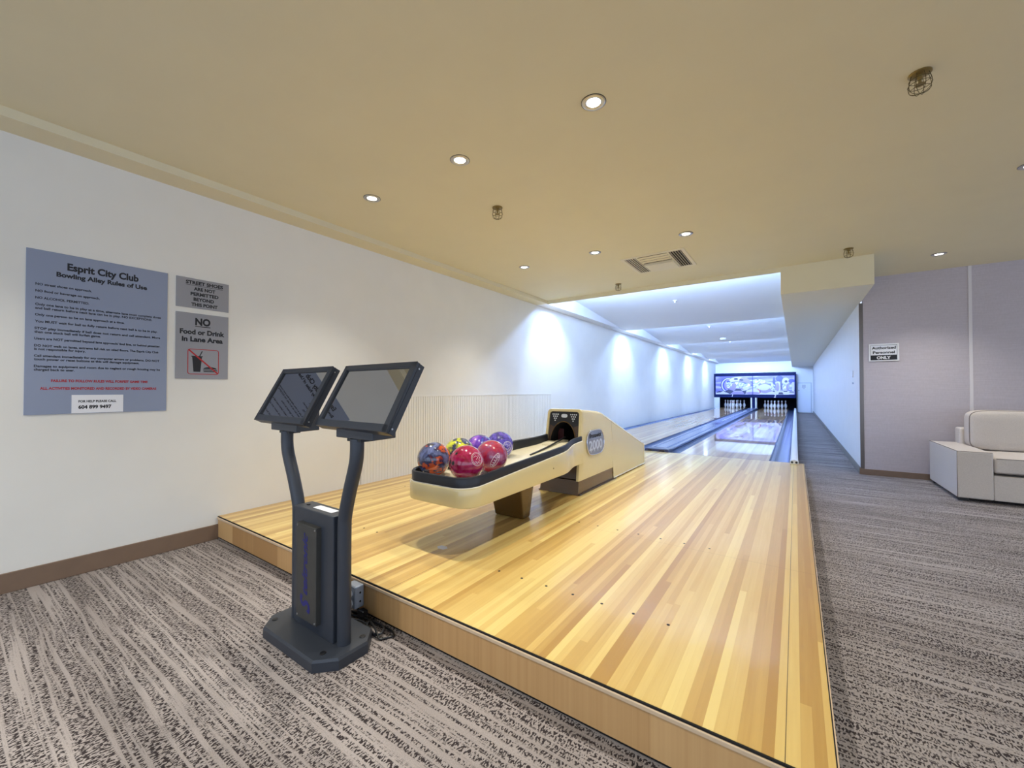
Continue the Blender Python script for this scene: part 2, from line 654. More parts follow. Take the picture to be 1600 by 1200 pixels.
# ------------------------------------------------------------------ room lights and added fill lamps
def build_downlight(x, y, label):
    r = root('downlight', (x, y, CEIL), label, 'ceiling light', 'recessed downlights in the cream ceiling')
    m = MB()
    m.lathe([(0.034, -0.003), (0.040, -0.007), (0.052, -0.007), (0.058, -0.003), (0.058, 0.0)], (x, y, CEIL), 32, False, False)
    m.build('trim_ring', M['steel'], r, smooth=40)
    g = MB().lathe([(0.0585, -0.0005), (0.0605, -0.0005), (0.0605, -0.0015), (0.0585, -0.0015)], (x, y, CEIL), 32, False, False)
    g.build('gasket', M['black'], r)
    l = MB().lathe([(0.0, -0.004), (0.02, -0.0038), (0.0335, -0.002)], (x, y, CEIL), 24, False, False)
    l.build('lens', M['lens'], r, smooth=60)
    ld = bpy.data.lights.new('downlight_lamp', 'SPOT')
    ld.energy = DOWNLIGHT_W
    ld.color = DOWNLIGHT_COLOR
    ld.spot_size = math.radians(105)
    ld.spot_blend = 1.0
    ld.shadow_soft_size = 0.014
    lo = bpy.data.objects.new('downlight_lamp', ld)
    COL.objects.link(lo)
    lo.parent = r
    lo.location = (0, 0, -0.035)


def build_lights():
    cols = [(-2.535, 'left'), (-1.672, 'middle'), (-0.798, 'right')]
    for x, n in cols:
        build_downlight(x, 1.84, '%s downlight in the near row, lit, above the two screens' % n.replace('left', 'leftmost').replace('right', 'rightmost'))
    for x, n in cols:
        build_downlight(x, 3.88, '%s downlight in the far row, lit, near the square air vent' % n.replace('left', 'leftmost').replace('right', 'rightmost'))
    build_downlight(1.228, 5.96, 'lit downlight above the sofa and the woven wall')
    build_downlight(1.222, 3.92, 'lit downlight cut by the right edge of the photo')
    for y in (-0.2, -2.25):
        for x in (-2.535, -1.672, -0.798, 1.22):
            build_downlight(x, y, 'added fill downlight, unseen behind the viewpoint')  # unseen lamps added to fill the room from behind
    for y in (1.84, -0.2, 3.92, 5.96):
        build_downlight(3.3, y, 'added fill downlight, out of view on the right')  # more unseen lamps, added as fill from the right
    build_downlight(1.222, 1.84, 'downlight out of view above the carpet')
    names = ['first', 'second', 'third', 'fourth', 'fifth']
    for i, y in enumerate((BEAM + 0.17, 9.29, 12.94, 16.52, 20.14)):
        m = MB()
        m.tube([(-3.12, y, 2.512), (-0.2, y, 2.512)], 0.014, 10)
        o = m.build('fluorescent_tube', M['tube'], smooth=50)
        ld = bpy.data.lights.new('added_panel_fill', 'AREA')  # area lamp added to brighten the next sloping panel
        ld.shape = 'RECTANGLE'
        ld.size, ld.size_y = 2.8, 0.04
        ld.energy = PANEL_FILL_W
        ld.color = TUBE_COLOR
        ld.spread = math.radians(80)
        lo = bpy.data.objects.new('added_panel_fill', ld)
        COL.objects.link(lo)
        lo.location = (-1.66, y + 0.02, 2.53)
        lo.rotation_euler = (math.radians(98), 0, 0)
        ld = bpy.data.lights.new('added_scallop_spot', 'SPOT')  # added spot that throws a scallop of light on the left wall
        ld.energy = SCALLOP_SPOT_W
        ld.color = (0.62, 0.76, 1.0)
        ld.spot_size = math.radians(84)
        ld.spot_blend = 0.6
        ld.shadow_soft_size = 0.03
        lo = bpy.data.objects.new('added_scallop_spot', ld)
        COL.objects.link(lo)
        lo.location = (-2.76, y + 0.10, 2.56)
        lo.rotation_euler = Vector((-0.63, 0.12, -0.95)).to_track_quat('-Z', 'Y').to_euler()
        tag(o, 'fluorescent tube hidden behind the %s lane ceiling edge' % names[i], 'lamp', 'fluorescent tubes over the lanes')


# ------------------------------------------------------------------ approach, lanes, gutters
def build_approach():
    r = root('bowling_approach', (-1.65, 3.6, 0.0), 'raised maple approach platform in front of the two lanes', 'bowling approach')
    MB().box(XL + 0.002, SIDE - 0.006, FRONT + 0.006, FOUL, 0.03, DECK).build('deck', M['approach'], r)
    MB().box(XL + 0.002, SIDE - 0.006, FRONT + 0.001, FRONT + 0.006, 0.153, DECK - 0.001).build('painted_shadow_strip', M['dark_gap_and_shade'], r)  # shadow line at the deck edge, put in as a black strip
    MB().box(XL + 0.002, SIDE, FRONT - 0.004, FRONT + 0.010, 0.139, 0.153).build('nosing', M['edge_wood'], r, bevel=0.003)
    MB().box(XL + 0.004, SIDE - 0.008, FRONT + 0.002, FRONT + 0.010, 0.014, 0.139).build('front_riser', M['riser'], r)
    MB().box(XL + 0.004, SIDE - 0.02, FRONT + 0.012, FOUL, 0.0, 0.03).build('painted_shade_base', M['dark_gap_and_shade'], r)  # near-black colour stands for the shade below the riser
    MB().box(SIDE - 0.006, SIDE - 0.003, FRONT, FOUL, 0.03, DECK + 0.0005).build('edge_gap', M['dark_gap_and_shade'], r)
    MB().box(SIDE - 0.003, SIDE, FRONT, FOUL, 0.02, DECK + 0.001).build('side_edging', M['edge_wood'], r)
    MB().box(-1.358, -0.284, FOUL - 0.004, FOUL, DECK, DECK + 0.0006).build('foul_line', M['black'], r)
    for y in (2.538, 1.629):
        for k in range(7):
            MB().lathe([(0.0062, 0.0), (0.0062, 0.0007)], (-1.214 + 0.1345 * k, y, DECK), 14).build('aiming_dot', M['ink'], r)
            MB().lathe([(0.0062, 0.0), (0.0062, 0.0007)], (-2.176 - 0.1345 * k, y, DECK), 14).build('aiming_dot', M['ink'], r)


def build_lanes():
    for x0, nm in ((-3.106, 'left'), (-1.358, 'right')):
        m = MB().box(x0, x0 + 1.074, FOUL, 23.95, 0.07, DECK - 0.001)
        o = m.build('bowling_lane', M['lane'])
        tag(o, 'glossy pale wooden bowling lane, the %s of two' % nm + (', beside the long wall' if nm == 'left' else ', beside the aisle'), 'bowling lane', 'bowling lanes')
    gut = [(-3.345, -3.106, 'blue-grey gutter between the left lane and the long white wall'),
           (-2.032, -1.866, 'blue-grey gutter between the left lane and the central capping'),
           (-1.498, -1.358, 'blue-grey gutter between the central capping and the right lane'),
           (-0.284, -0.062, 'blue-grey gutter at the aisle side of the right lane')]
    for x0, x1, lab in gut:
        w = x1 - x0
        n = 12
        prof = []
        for i in range(n + 1):
            a = math.pi * i / n
            prof.append((x0 + w / 2 - math.cos(a) * w / 2, 0.152 - 0.062 * math.sin(a) ** 0.7))
        out = [(x, z - 0.008) for x, z in prof]
        poly = prof + out[::-1]
        m = MB().prism(poly, lambda a, b: (a, FOUL + 0.002, b), lambda a, b: (a, 23.9, b))
        tag(m.build('lane_gutter', M['gutter'], smooth=40), lab, 'gutter', 'lane gutters')
    # central capping over the ball return track
    r = root('lane_capping', (CX, 14.0, 0.0), 'blue-grey capping strip running between the two lanes', 'lane capping')
    prof = [(-1.852, 0.10), (-1.852, 0.172), (-1.842, 0.184), (-1.80, 0.184), (-1.79, 0.178), (-1.762, 0.178), (-1.752, 0.188), (-1.61, 0.188), (-1.60, 0.178), (-1.572, 0.178), (-1.562, 0.184), (-1.522, 0.184), (-1.512, 0.172), (-1.512, 0.10)]
    m = MB().prism(prof, lambda a, b: (a, 6.34, b), lambda a, b: (a, 22.7, b))
    m.build('strip', M['capping'], r)
    e = MB()
    e.hexa([(-1.862, FOUL + 0.004, 0.10), (-1.502, FOUL + 0.004, 0.10), (-1.502, 6.34, 0.10), (-1.862, 6.34, 0.10),
            (-1.85, FOUL + 0.03, 0.196), (-1.515, FOUL + 0.03, 0.196), (-1.512, 6.34, 0.192), (-1.852, 6.34, 0.192)])
    e.build('end_cap', M['capping_dark'], r, bevel=0.012)
    for a, b in ((-1.63, -1.56), (-1.80, -1.74)):
        MB().box(a, b, FOUL + 0.008, FOUL + 0.022, 0.165, 0.185).build('socket', M['black'], r)
    t = MB()
    fr = frame_of((-1.752, 19.6, 0.1888), (0, -1, 0), (1, 0, 0))
    add_text(t, 'Brunswick', fr, 0.0, 7.0, 0.03, 0.075, 0.02, 0.2)
    t.build('lettering', M['silver_light'], r)
    lg = MB().box(-1.745, -1.617, 11.4, 12.1, 0.188, 0.1888)
    lg.build('blue_patch', M['blue_ink'], r)
    # white rail at the aisle side
    r = root('bumper_rail', (-0.02, 14.0, 0.0), 'white rounded rail along the aisle side of the right lane', 'rail')
    MB().box(-0.06, 0.02, FOUL - 0.0 + 0.004, ENDY - 0.5, 0.0, 0.158).build('side_board', M['white'], r)
    prof = [(-0.06, 0.158), (-0.06, 0.185), (-0.05, 0.203), (-0.035, 0.211), (-0.02, 0.213), (-0.005, 0.211), (0.01, 0.203), (0.02, 0.185), (0.02, 0.158)]
    MB().prism(prof, lambda a, b: (a, 6.1, b), lambda a, b: (a, ENDY - 0.5, b)).build('rail_tube', M['white'], r, smooth=40)
    prof2 = [(-0.063, 0.161), (-0.063, 0.187), (-0.052, 0.206), (-0.02, 0.216), (0.012, 0.206), (0.023, 0.187), (0.023, 0.161)]
    cap = MB().prism(prof2, lambda a, b: (a, 5.985, b), lambda a, b: (a, 6.12, b)).build('end_cap', M['white'], r, bevel=0.004)
    for x in (-0.042, 0.002):
        MB().lathe([(0.013, 0.0), (0.013, -0.002)], (x, 5.985, 0.183), 16, axis='Y').build('hole', M['black'], cap)


# ------------------------------------------------------------------ pins and masking unit
def build_masking():
    Y = 22.75
    r = root('masking_unit', (-1.685, Y, 0.68), 'navy masking unit with bowling artwork above the pins', 'masking unit')
    f = MB()
    f.box(XL + 0.005, 0.02, Y, Y + 0.12, 1.72, 1.86)
    f.box(XL + 0.005, 0.02, Y, Y + 0.12, 0.68, 0.83)
    f.box(XL + 0.005, -3.315, Y, Y + 0.12, 0.83, 1.72)
    f.box(-0.035, 0.02, Y, Y + 0.12, 0.83, 1.72)
    f.box(-1.71, -1.69, Y, Y + 0.12, 0.83, 1.72)
    f.box(XL + 0.005, 0.02, Y + 0.1, Y + 0.14, 0.68, 1.86)
    f.build('frame', M['mask_blue'], r)
    # art panels: printed bowling scene, layered as thin inlays
    t = NT('art_sky')
    co = t.node('ShaderNodeNewGeometry').outputs['Position']
    n = t.noise(t.scaled(co, (1.2, 1.0, 9.0)), 1.0, 3.0)
    t.set('Base Color', t.ramp(n, [(0.3, rgb(66, 66, 178)), (0.5, rgb(128, 124, 205)), (0.68, rgb(205, 205, 240))]))
    t.set('Roughness', 0.3)
    sky = t.m
    t = NT('art_chrome')
    co = t.node('ShaderNodeNewGeometry').outputs['Position']
    n = t.noise(t.scaled(co, (4.0, 1.0, 5.0)), 1.0, 3.0)
    t.set('Base Color', t.ramp(n, [(0.36, rgb(40, 55, 150)), (0.46, rgb(225, 228, 250)), (0.55, rgb(120, 130, 170)), (0.62, rgb(240, 240, 250))]))
    t.set('Roughness', 0.3)
    chrome = t.m
    mats = [sky, mat('art_white', rgb(202, 200, 220), 0.3), mat('art_lavender', rgb(146, 132, 196), 0.3),
            mat('art_slate', rgb(44, 46, 84), 0.3), mat('art_blue', rgb(30, 44, 180), 0.3), mat('art_black', rgb(30, 30, 46), 0.3),
            mat('art_red', rgb(190, 90, 80), 0.3), chrome]

    def px(u):
        return -3.315 + (u - 92.0) / (1500.0 - 92.0) * 3.28

    def pz(v):
        return 1.72 - (v - 138.0) / (470.0 - 138.0) * 0.89

    def panel(name, xlo, xhi, shapes):
        m = MB()
        m.cur = 0
        m.box(xlo, xhi, Y + 0.02, Y + 0.06, 0.83, 1.72)
        for i, (mi, poly) in enumerate(shapes):
            m.cur = mi
            pts = [(min(max(px(u), xlo + 0.003), xhi - 0.003), min(max(pz(v), 0.832), 1.718)) for u, v in poly]
            y1 = Y + 0.02 - 0.0006 * i
            y0 = Y + 0.02 - 0.0006 * (i + 1)
            m.prism(pts, lambda a, b: (a, y0, b), lambda a, b: (a, y1, b))
        m.build(name, mats, r)

    def ell(cx, cy, rx, ry, a0=0.0, a1=360.0, n=28, rot=0.0):
        out = []
        full = abs(a1 - a0) >= 359.9
        for i in range(n if full else n + 1):
            a = math.radians(a0 + (a1 - a0) * i / n)
            x, y = rx * math.cos(a), ry * math.sin(a)
            c, s = math.cos(math.radians(rot)), math.sin(math.radians(rot))
            out.append((cx + x * c - y * s, cy + x * s + y * c))
        return out

    left = [
        (1, [(92, 430), (260, 400), (420, 385), (757, 385), (757, 470), (92, 470)]),
        (3, [(95, 425), (160, 408), (240, 412), (190, 432), (120, 440)]),
        (3, ell(330, 300, 140, 140)), (1, ell(336, 300, 132, 130)), (4, ell(350, 300, 120, 118)), (2, ell(372, 300, 118, 116)),
        (2, ell(545, 270, 205, 120)), (1, ell(520, 225, 170, 75)), (2, ell(640, 240, 105, 80, rot=20)),
        (4, ell(540, 262, 150, 24, rot=4)), (7, ell(510, 300, 165, 55)), (2, ell(445, 310, 45, 50)), (7, ell(340, 280, 48, 70)),
        (5, ell(480, 187, 42, 18)), (5, ell(582, 204, 38, 18, rot=8)), (3, ell(480, 189, 30, 10)), (3, ell(582, 206, 26, 10, rot=8)),
        (3, [(268, 418), (345, 372), (450, 412), (370, 466)]), (3, [(432, 405), (480, 370), (560, 368), (600, 405)]),
        (3, [(585, 408), (700, 392), (705, 420), (640, 466)]), (2, [(395, 455), (430, 412), (600, 412), (640, 466), (385, 468)]),
        (1, ell(660, 352, 60, 34)), (7, ell(690, 300, 55, 30)),
        (1, ell(800, 425, 135, 52)), (2, ell(790, 445, 120, 26)),
    ]
    panel('art_panel', -3.313, -1.711, left)
    right = [
        (1, [(765, 440), (1100, 420), (1500, 410), (1500, 470), (765, 470)]),
        (2, ell(900, 265, 130, 75)), (1, ell(890, 235, 100, 42)), (7, ell(900, 240, 115, 46)), (5, ell(880, 208, 26, 8)), (1, ell(830, 320, 65, 45)), (7, ell(810, 330, 45, 30)),
        (1, ell(800, 420, 130, 50)), (2, ell(800, 445, 110, 24)),
        (1, ell(1000, 365, 122, 82)), (2, ell(1010, 395, 105, 52)), (1, ell(985, 345, 95, 50)),
        (6, [(885, 368), (912, 392), (922, 440), (908, 452), (903, 402), (870, 376)]), (3, [(905, 380), (924, 402), (928, 436), (922, 440), (914, 400)]),
        (7, ell(1140, 330, 38, 90)), (4, ell(1250, 190, 62, 52)), (4, ell(1160, 230, 22, 70)), (1, ell(1230, 330, 42, 92)), (2, ell(1218, 335, 28, 78)), (3, ell(1278, 300, 12, 90)),
        (1, ell(1355, 235, 60, 62)), (3, ell(1360, 240, 26, 22)), (1, ell(1370, 340, 42, 82)), (7, ell(1330, 340, 30, 60)), (2, ell(1385, 345, 24, 64)), (4, ell(1450, 235, 50, 34)), (1, ell(1475, 330, 34, 80)), (7, ell(1430, 340, 30, 50)),
        (1, [(930, 470), (1010, 448), (1120, 412), (1500, 405), (1500, 470)]),
        (3, [(1225, 466), (1245, 428), (1300, 428), (1318, 466)]), (3, [(1310, 418), (1330, 402), (1385, 402), (1380, 418)]), (3, [(1400, 430), (1430, 412), (1490, 418), (1490, 432)]),
        (3, [(1130, 410), (1170, 400), (1165, 430)]), (2, [(1390, 470), (1430, 458), (1500, 460), (1500, 470)]),
    ]
    panel('art_panel', -1.689, -0.037, right)
    nm = MB()
    add_text(nm, '1', frame_of((-2.59, Y - 0.002, 0.72), (1, 0, 0), (0, 0, 1)), 0.0, 0.055, 0.0, 0.13, 0.02, 0.25)
    nm.build('lane_number', M['white'], r)
    nm = MB()
    add_text(nm, '2', frame_of((-0.84, Y - 0.002, 0.70), (1, 0, 0), (0, 0, 1)), 0.0, 0.085, 0.0, 0.15, 0.02, 0.25)
    nm.build('lane_number', M['white'], r)
    # kickback posts under the masking
    for x0, x1, m_, lab in ((-1.745, -1.655, 'pit', None),):
        pass
    k = MB()
    k.box(-3.385, -3.14, Y + 0.02, Y + 0.1, 0.08, 0.68)
    struct(k.build('wall_kickback', M['lane_wall']), 'white kickback panel left of the left pins')
    k = MB()
    for x0, x1 in ((-1.79, -1.735), (-1.60, -1.545)):
        k.box(x0, x1, Y + 0.02, Y + 0.6, 0.10, 0.68)
    struct(k.build('wall_divider', M['white']), 'pale divider posts between the pin decks')
    struct(MB().box(-1.735, -1.60, Y + 0.10, Y + 0.6, 0.10, 0.68).build('wall_divider.001', M['mask_blue']), 'dark panel between the divider posts')


PIN_PROF = [(0.0, 0.0), (0.0258, 0.0), (0.0285, 0.006), (0.0358, 0.019), (0.0455, 0.057), (0.0575, 0.0857), (0.0605, 0.1143), (0.0579, 0.149),
            (0.0470, 0.184), (0.0313, 0.2188), (0.0249, 0.238), (0.0228, 0.254), (0.0237, 0.276), (0.0266, 0.299), (0.0308, 0.327), (0.0323, 0.343), (0.0305, 0.359), (0.024, 0.372), (0.012, 0.3795), (0.0, 0.381)]


def build_pins():
    def dense(prof, n=3):
        pts = spline([(a, 0, b) for a, b in prof], n)
        return [(max(p.x, 0.0), p.z) for p in pts]
    prof = dense(PIN_PROF)
    proto = None
    stripe_me = None
    rows = [('head pin at the front', [0.0]), ('second row', [-0.5, 0.5]), ('third row', [-1.0, 0.0, 1.0]), ('back row', [-1.5, -0.5, 0.5, 1.5])]
    place = {1: [''], 2: ['left pin of the ', 'right pin of the '], 3: ['left pin of the ', 'middle pin of the ', 'right pin of the '],
             4: ['far left pin of the ', 'inner left pin of the ', 'inner right pin of the ', 'far right pin of the ']}
    for cx, nm in ((-2.569, 'left'), (-0.821, 'right')):
        for ri, (rn, xs) in enumerate(rows):
            for k, xo in enumerate(xs):
                x = cx + xo * 0.282
                y = 22.97 + ri * 0.24
                z = DECK - 0.001
                lab = 'white bowling pin on the %s lane, %s%s' % (nm, place[len(xs)][k], rn)
                if proto is None:
                    proto = MB().lathe(prof, (x, y, z), 20, False, False).build('bowling_pin', M['pin'], smooth=70)
                    st = MB()
                    for zz, rr in ((0.262, 0.0240), (0.284, 0.0258)):
                        st.lathe([(rr, zz - 0.005), (rr + 0.0012, zz), (rr + 0.001, zz + 0.005)], (x, y, z), 20, False, False)
                    stripe_me = st.build('stripe', M['red'], proto, smooth=60)
                    o = proto
                    o.location = (x, y, z)
                else:
                    o = proto.copy()
                    COL.objects.link(o)
                    o.location = (x, y, z)
                    s = stripe_me.copy()
                    COL.objects.link(s)
                    s.parent = o
                tag(o, lab, 'bowling pin', 'bowling pins on the %s lane' % nm)


# ------------------------------------------------------------------ ball return
def rack_floor(y):
    return 0.533 + 0.01 * (y - 1.8) + max(0.0, y - 2.55) * 0.085


def build_ball_return():
    r = root('ball_return', (CX, 2.9, DECK + 0.001), 'cream and brown ball return with hood and long ball rack', 'ball return')

    def hw(z):
        return 0.192 - 0.024 * (z - DECK) / 0.727

    def yfront(z):
        return 3.145 + 0.125 * (z - DECK) / 0.727

    def ztop(y):
        pts = [(3.26, 0.888), (3.60, 0.862), (3.72, 0.845), (4.94, 0.44), (4.99, 0.43)]
        if y <= pts[0][0]:
            return pts[0][1]
        for (a, za), (b, zb) in zip(pts, pts[1:]):
            if y <= b:
                return za + (zb - za) * (y - a) / (b - a)
        return pts[-1][1]

    def section(zb, zt, n=7, rad=0.03):
        out = []
        zc = zt - rad
        for i in range(n):
            z = zb + (zc - zb) * i / (n - 1)
            out.append((-hw(z), z))
        h = hw(zc)
        for k in range(1, 6):
            a = math.pi / 2 * k / 6
            out.append((-h + rad * (1 - math.cos(a)), zc + rad * math.sin(a)))
        for k in range(5):
            out.append((-(h - rad) + 2 * (h - rad) * k / 4, zt))
        for k in range(1, 6):
            a = math.pi / 2 * (1 - k / 6)
            out.append((h - rad * (1 - math.cos(a)), zc + rad * math.sin(a)))
        for i in range(n):
            z = zc + (zb - zc) * i / (n - 1)
            out.append((hw(z), z))
        return out

    ZB = 0.278
    sec = section(ZB, 0.888)
    ring_front_in = [(HX + x * 0.86, yfront(z) + 0.012, ZB + (z - ZB) * 0.955) for x, z in sec]
    ring_front_mid = [(HX + x * 0.88, yfront(z) - 0.004, ZB + (z - ZB) * 0.962) for x, z in sec]
    ring_front = [(HX + x * 0.985, yfront(z), ZB + (z - ZB) * 0.995) for x, z in sec]
    ring_front2 = [(HX + x, yfront(z) + 0.012, z) for x, z in sec]
    rings = [ring_front_in, ring_front_mid, ring_front, ring_front2]
    for y in (3.30, 3.45, 3.60, 3.68, 3.72, 3.80, 3.96):
        s = section(ZB, ztop(y))
        rings.append([(HX + x, y, z) for x, z in s])
    MB().loft(rings, False).build('hood', M['cream'], r, smooth=35)
    rings = []
    for y in (3.962, 4.2, 4.5, 4.8, 4.94, 4.985):
        s = section(DECK + 0.008, ztop(y))
        rings.append([(HX + x * (1.0 if y < 4.98 else 0.985), y, z) for x, z in s])
    MB().loft(rings, False, cap1=True).build('rear_cover', M['cream'], r, smooth=35)
    ed = MB()
    for sgn in (-1, 1):
        pts = [(HX + sgn * (hw(ztop(y) - 0.03) + 0.0015), y, ztop(y) - 0.03 + 0.004) for y in (3.74, 3.96, 4.5, 4.94)]
        ed.tube(pts, 0.0035, 6)
        ed.tube([(HX + sgn * (hw(0.2) + 0.002), 3.97, DECK + 0.012), (HX + sgn * (hw(0.2) + 0.002), 4.985, DECK + 0.012)], 0.006, 6)
        ed.tube([(HX + sgn * (hw(0.2) + 0.001), 4.985, DECK + 0.012), (HX + sgn * (hw(0.4) + 0.001), 4.985, 0.41)], 0.0045, 6)
    ed.build('edge_trim', M['cream_edge'], r, smooth=60)
    kb = MB()
    h0, h1 = hw(DECK) - 0.004, hw(ZB) - 0.004
    kb.hexa([(HX - h0, yfront(DECK) + 0.01, DECK + 0.001), (HX + h0, yfront(DECK) + 0.01, DECK + 0.001), (HX + h0, 3.955, DECK + 0.001), (HX - h0, 3.955, DECK + 0.001),
             (HX - h1, yfront(ZB) + 0.01, ZB + 0.004), (HX + h1, yfront(ZB) + 0.01, ZB + 0.004), (HX + h1, 3.955, ZB + 0.004), (HX - h1, 3.955, ZB + 0.004)])
    kb.build('kick_base', M['brown'], r)
    MB().box(HX - 0.205, HX + 0.205, 3.16, 4.0, DECK + 0.0008, DECK + 0.008).build('floor_flange', M['brown_dark'], r)
    bt = MB().box(HX + hw(ZB) - 0.0005, HX + hw(ZB) + 0.0025, 3.955, 3.968, DECK + 0.01, ztop(3.96) - 0.04)
    # dark front panel with an arched mouth
    arch_c = 0.60
    arch_r = 0.125
    fp = MB()
    N = 24

    def P(x, z, dy=0.010):
        return (HX + x, yfront(z) + dy, z)

    inner, outer = [], []
    ztp = 0.866
    for i in range(N + 1):
        a = math.pi - math.pi * i / N
        ix, iz = arch_r * math.cos(a), arch_c + arch_r * 1.40 * math.sin(a)
        dx, dz = math.cos(a), math.sin(a)
        # project on the trapezoid
        s = 1e9
        if dz > 1e-6:
            s = (ztp - arch_c) / dz
        for it in range(6):
            zz = arch_c + min(s, 2.0) * dz
            hx = hw(zz) * 0.87
            if abs(dx) > 1e-6:
                s = min(s, hx / abs(dx))
        ox, oz = dx * s, arch_c + dz * s
        inner.append(P(ix, iz)); outer.append(P(ox, oz))
    fp.loft([inner, outer], False)
    for sg in (-1, 1):
        a0 = P(sg * arch_r, arch_c); b0 = P(sg * hw(arch_c) * 0.87, arch_c)
        a1 = P(sg * arch_r, 0.46); b1 = P(sg * hw(0.46) * 0.87, 0.46)
        fp.add([a0, b0, b1, a1], [(0, 1, 2, 3)])
    fp.add([P(-hw(0.46) * 0.87, 0.46), P(hw(0.46) * 0.87, 0.46), P(hw(0.29) * 0.87, 0.29), P(-hw(0.29) * 0.87, 0.29)], [(0, 1, 2, 3)])
    for i, f in enumerate(fp.f):
        if sum(fp.v[k][2] for k in f) / len(f) > 0.735:
            fp.mi[i] = 1
    panel = fp.build('front_panel', [M['brown_dark'], M['black']], r)
    # lip of the arch
    lip = MB()
    lip.tube([P(-arch_r, 0.46, 0.006)] + [P(arch_r * math.cos(math.pi - math.pi * i / N), arch_c + arch_r * 1.40 * math.sin(math.pi * i / N), 0.006) for i in range(N + 1)] + [P(arch_r, 0.46, 0.006)], 0.004, 8)
    lip.build('arch_lip', M['brown'], panel, smooth=60)
    for sg in (-1, 1):
        em = MB()
        for row, n in enumerate((4, 3, 2, 1)):
            for k in range(n):
                x = sg * 0.090 + (k - (n - 1) / 2) * 0.0180
                z = 0.838 - row * 0.0185
                em.lathe([(0.0062, 0.0), (0.0062, -0.0015)], P(x, z, 0.0095), 10, axis='Y')
        em.build('pin_triangle', M['emblem'], panel)
    em = MB()
    ov = []
    for i in range(24):
        a = 2 * math.pi * i / 24
        ov.append((0.030 * math.copysign(abs(math.cos(a)) ** 0.6, math.cos(a)), 0.826 + 0.016 * math.copysign(abs(math.sin(a)) ** 0.7, math.sin(a))))
    em.prism(ov, lambda a, b: P(a, b, 0.008), lambda a, b: P(a, b, 0.0098))
    em.build('oval_emblem', M['emblem'], panel)
    # tunnel behind the mouth
    tn = MB()
    prof = [(-arch_r, 0.40)] + [(arch_r * math.cos(math.pi - math.pi * i / N), arch_c + arch_r * 1.40 * math.sin(math.pi * i / N)) for i in range(N + 1)] + [(arch_r, 0.40)]
    tn.loft([[P(a, b) for a, b in prof], [(HX + a * 0.95, 3.62, b * 0.97) for a, b in prof]], False, cap1=True)
    tn.build('tunnel', M['dark_gap_and_shade'], r, smooth=50)
    MB().box(HX - 0.115, HX - 0.055, 3.36, 3.37, 0.52, 0.70).build('flap', M['maroon'], r, bevel=0.003)

    # badge on the right flank
    def side(y, z, off=0.0):
        return (HX + hw(z) + off, y, z)
    bd = []
    cy, cz, ra, rb = 3.533, 0.578, 0.195, 0.112
    for i in range(40):
        a = 2 * math.pi * i / 40
        bd.append((cy + ra * math.copysign(abs(math.cos(a)) ** 0.55, math.cos(a)), cz + rb * math.copysign(abs(math.sin(a)) ** 0.8, math.sin(a))))
    b = MB().prism(bd, lambda a, b_: side(a, b_, 0.0), lambda a, b_: side(a, b_, 0.008))
    badge = b.build('badge', M['silver'], r, bevel=0.002)
    rim = MB().tube([side(a, b_, 0.009) for a, b_ in bd], 0.004, 8, closed=True)
    rim.build('badge_rim', M['chrome'], badge, smooth=60)
    ex, ey = Vector((0, 1, 0)), (Vector(side(0, 0.7)) - Vector(side(0, 0.5))).normalized()
    fr = frame_of(side(3.36, 0.578, 0.0095), ex, ey)
    t = MB()
    add_text(t, 'Brunswick', fr, 0.03, 0.31, 0.045, 0.040, 0.03, 0.25)
    t.build('badge_script', M['ink'], badge)
    t = MB()
    add_text(t, '2000', fr, 0.02, 0.325, -0.065, 0.088, 0.03, 0.0)
    t.build('badge_numerals', M['silver_light'], badge)
    fr2 = frame_of(side(3.36, 0.578, 0.0098), ex, ey)
    for cxx in (0.06, 0.135, 0.21, 0.285):
        ar = MB()
        ar.prism([(cxx - 0.008, -0.082), (cxx + 0.008, -0.082), (cxx + 0.006, -0.06), (cxx, -0.05), (cxx - 0.006, -0.06)], lambda a, b_: tuple(fr2 @ Vector((a, b_, 0))), lambda a, b_: tuple(fr2 @ Vector((a, b_, 0.001))))
        ar.build('badge_pin', M['emblem'], badge)

    # ---- rack
    W = 0.265

    def half(y):
        if y < 2.72:
            return W
        t = min((y - 2.72) / 0.36, 1.0)
        return W - 0.075 * (t * t * (3 - 2 * t))

    def outline(d):
        """right half from the front centre to the hood, inset by d; mirrored to a closed ring"""
        y0, rad = 1.628 + d, 0.125
        w = W - d
        rr = max(rad - d, 0.02)
        pts = [(w - rr) * k / 3 for k in range(3)]
        out = [(p, y0) for p in pts]
        for k in range(9):
            a = math.pi / 2 * k / 8
            out.append((w - rr + rr * math.sin(a), y0 + rr - rr * math.cos(a)))
        for y in (1.95, 2.2, 2.5, 2.72, 2.80, 2.88, 2.95, 3.02, 3.08, 3.14, 3.205):
            out.append((half(y) - d, y))
        left = [(-x, y) for x, y in out[1:]][::-1]
        return left + out

    def zt(y): return 0.536 + 0.063 * (y - 1.85)
    def zb(y): return 0.417 + 0.008 * (y - 1.85)
    def zr(y): return zt(y) + 0.055 - 0.012 * max(0.0, (y - 1.85))
    def zf(y): return rack_floor(y)

    def ring(d, zfun):
        return [(CX + x, y, zfun(y)) for x, y in outline(d)]
    sk = MB()
    sk.loft([ring(0.030, lambda y: zb(y) + 0.004), ring(0.012, zb), ring(0.003, lambda y: zb(y) + 0.004), ring(0.0, lambda y: zb(y) + 0.014),
             ring(0.0, lambda y: zt(y) - 0.010), ring(0.003, lambda y: zt(y) - 0.003), ring(0.010, zt), ring(0.03, zt)], False)
    rack = sk.build('rack_skirt', M['cream'], r, smooth=35)
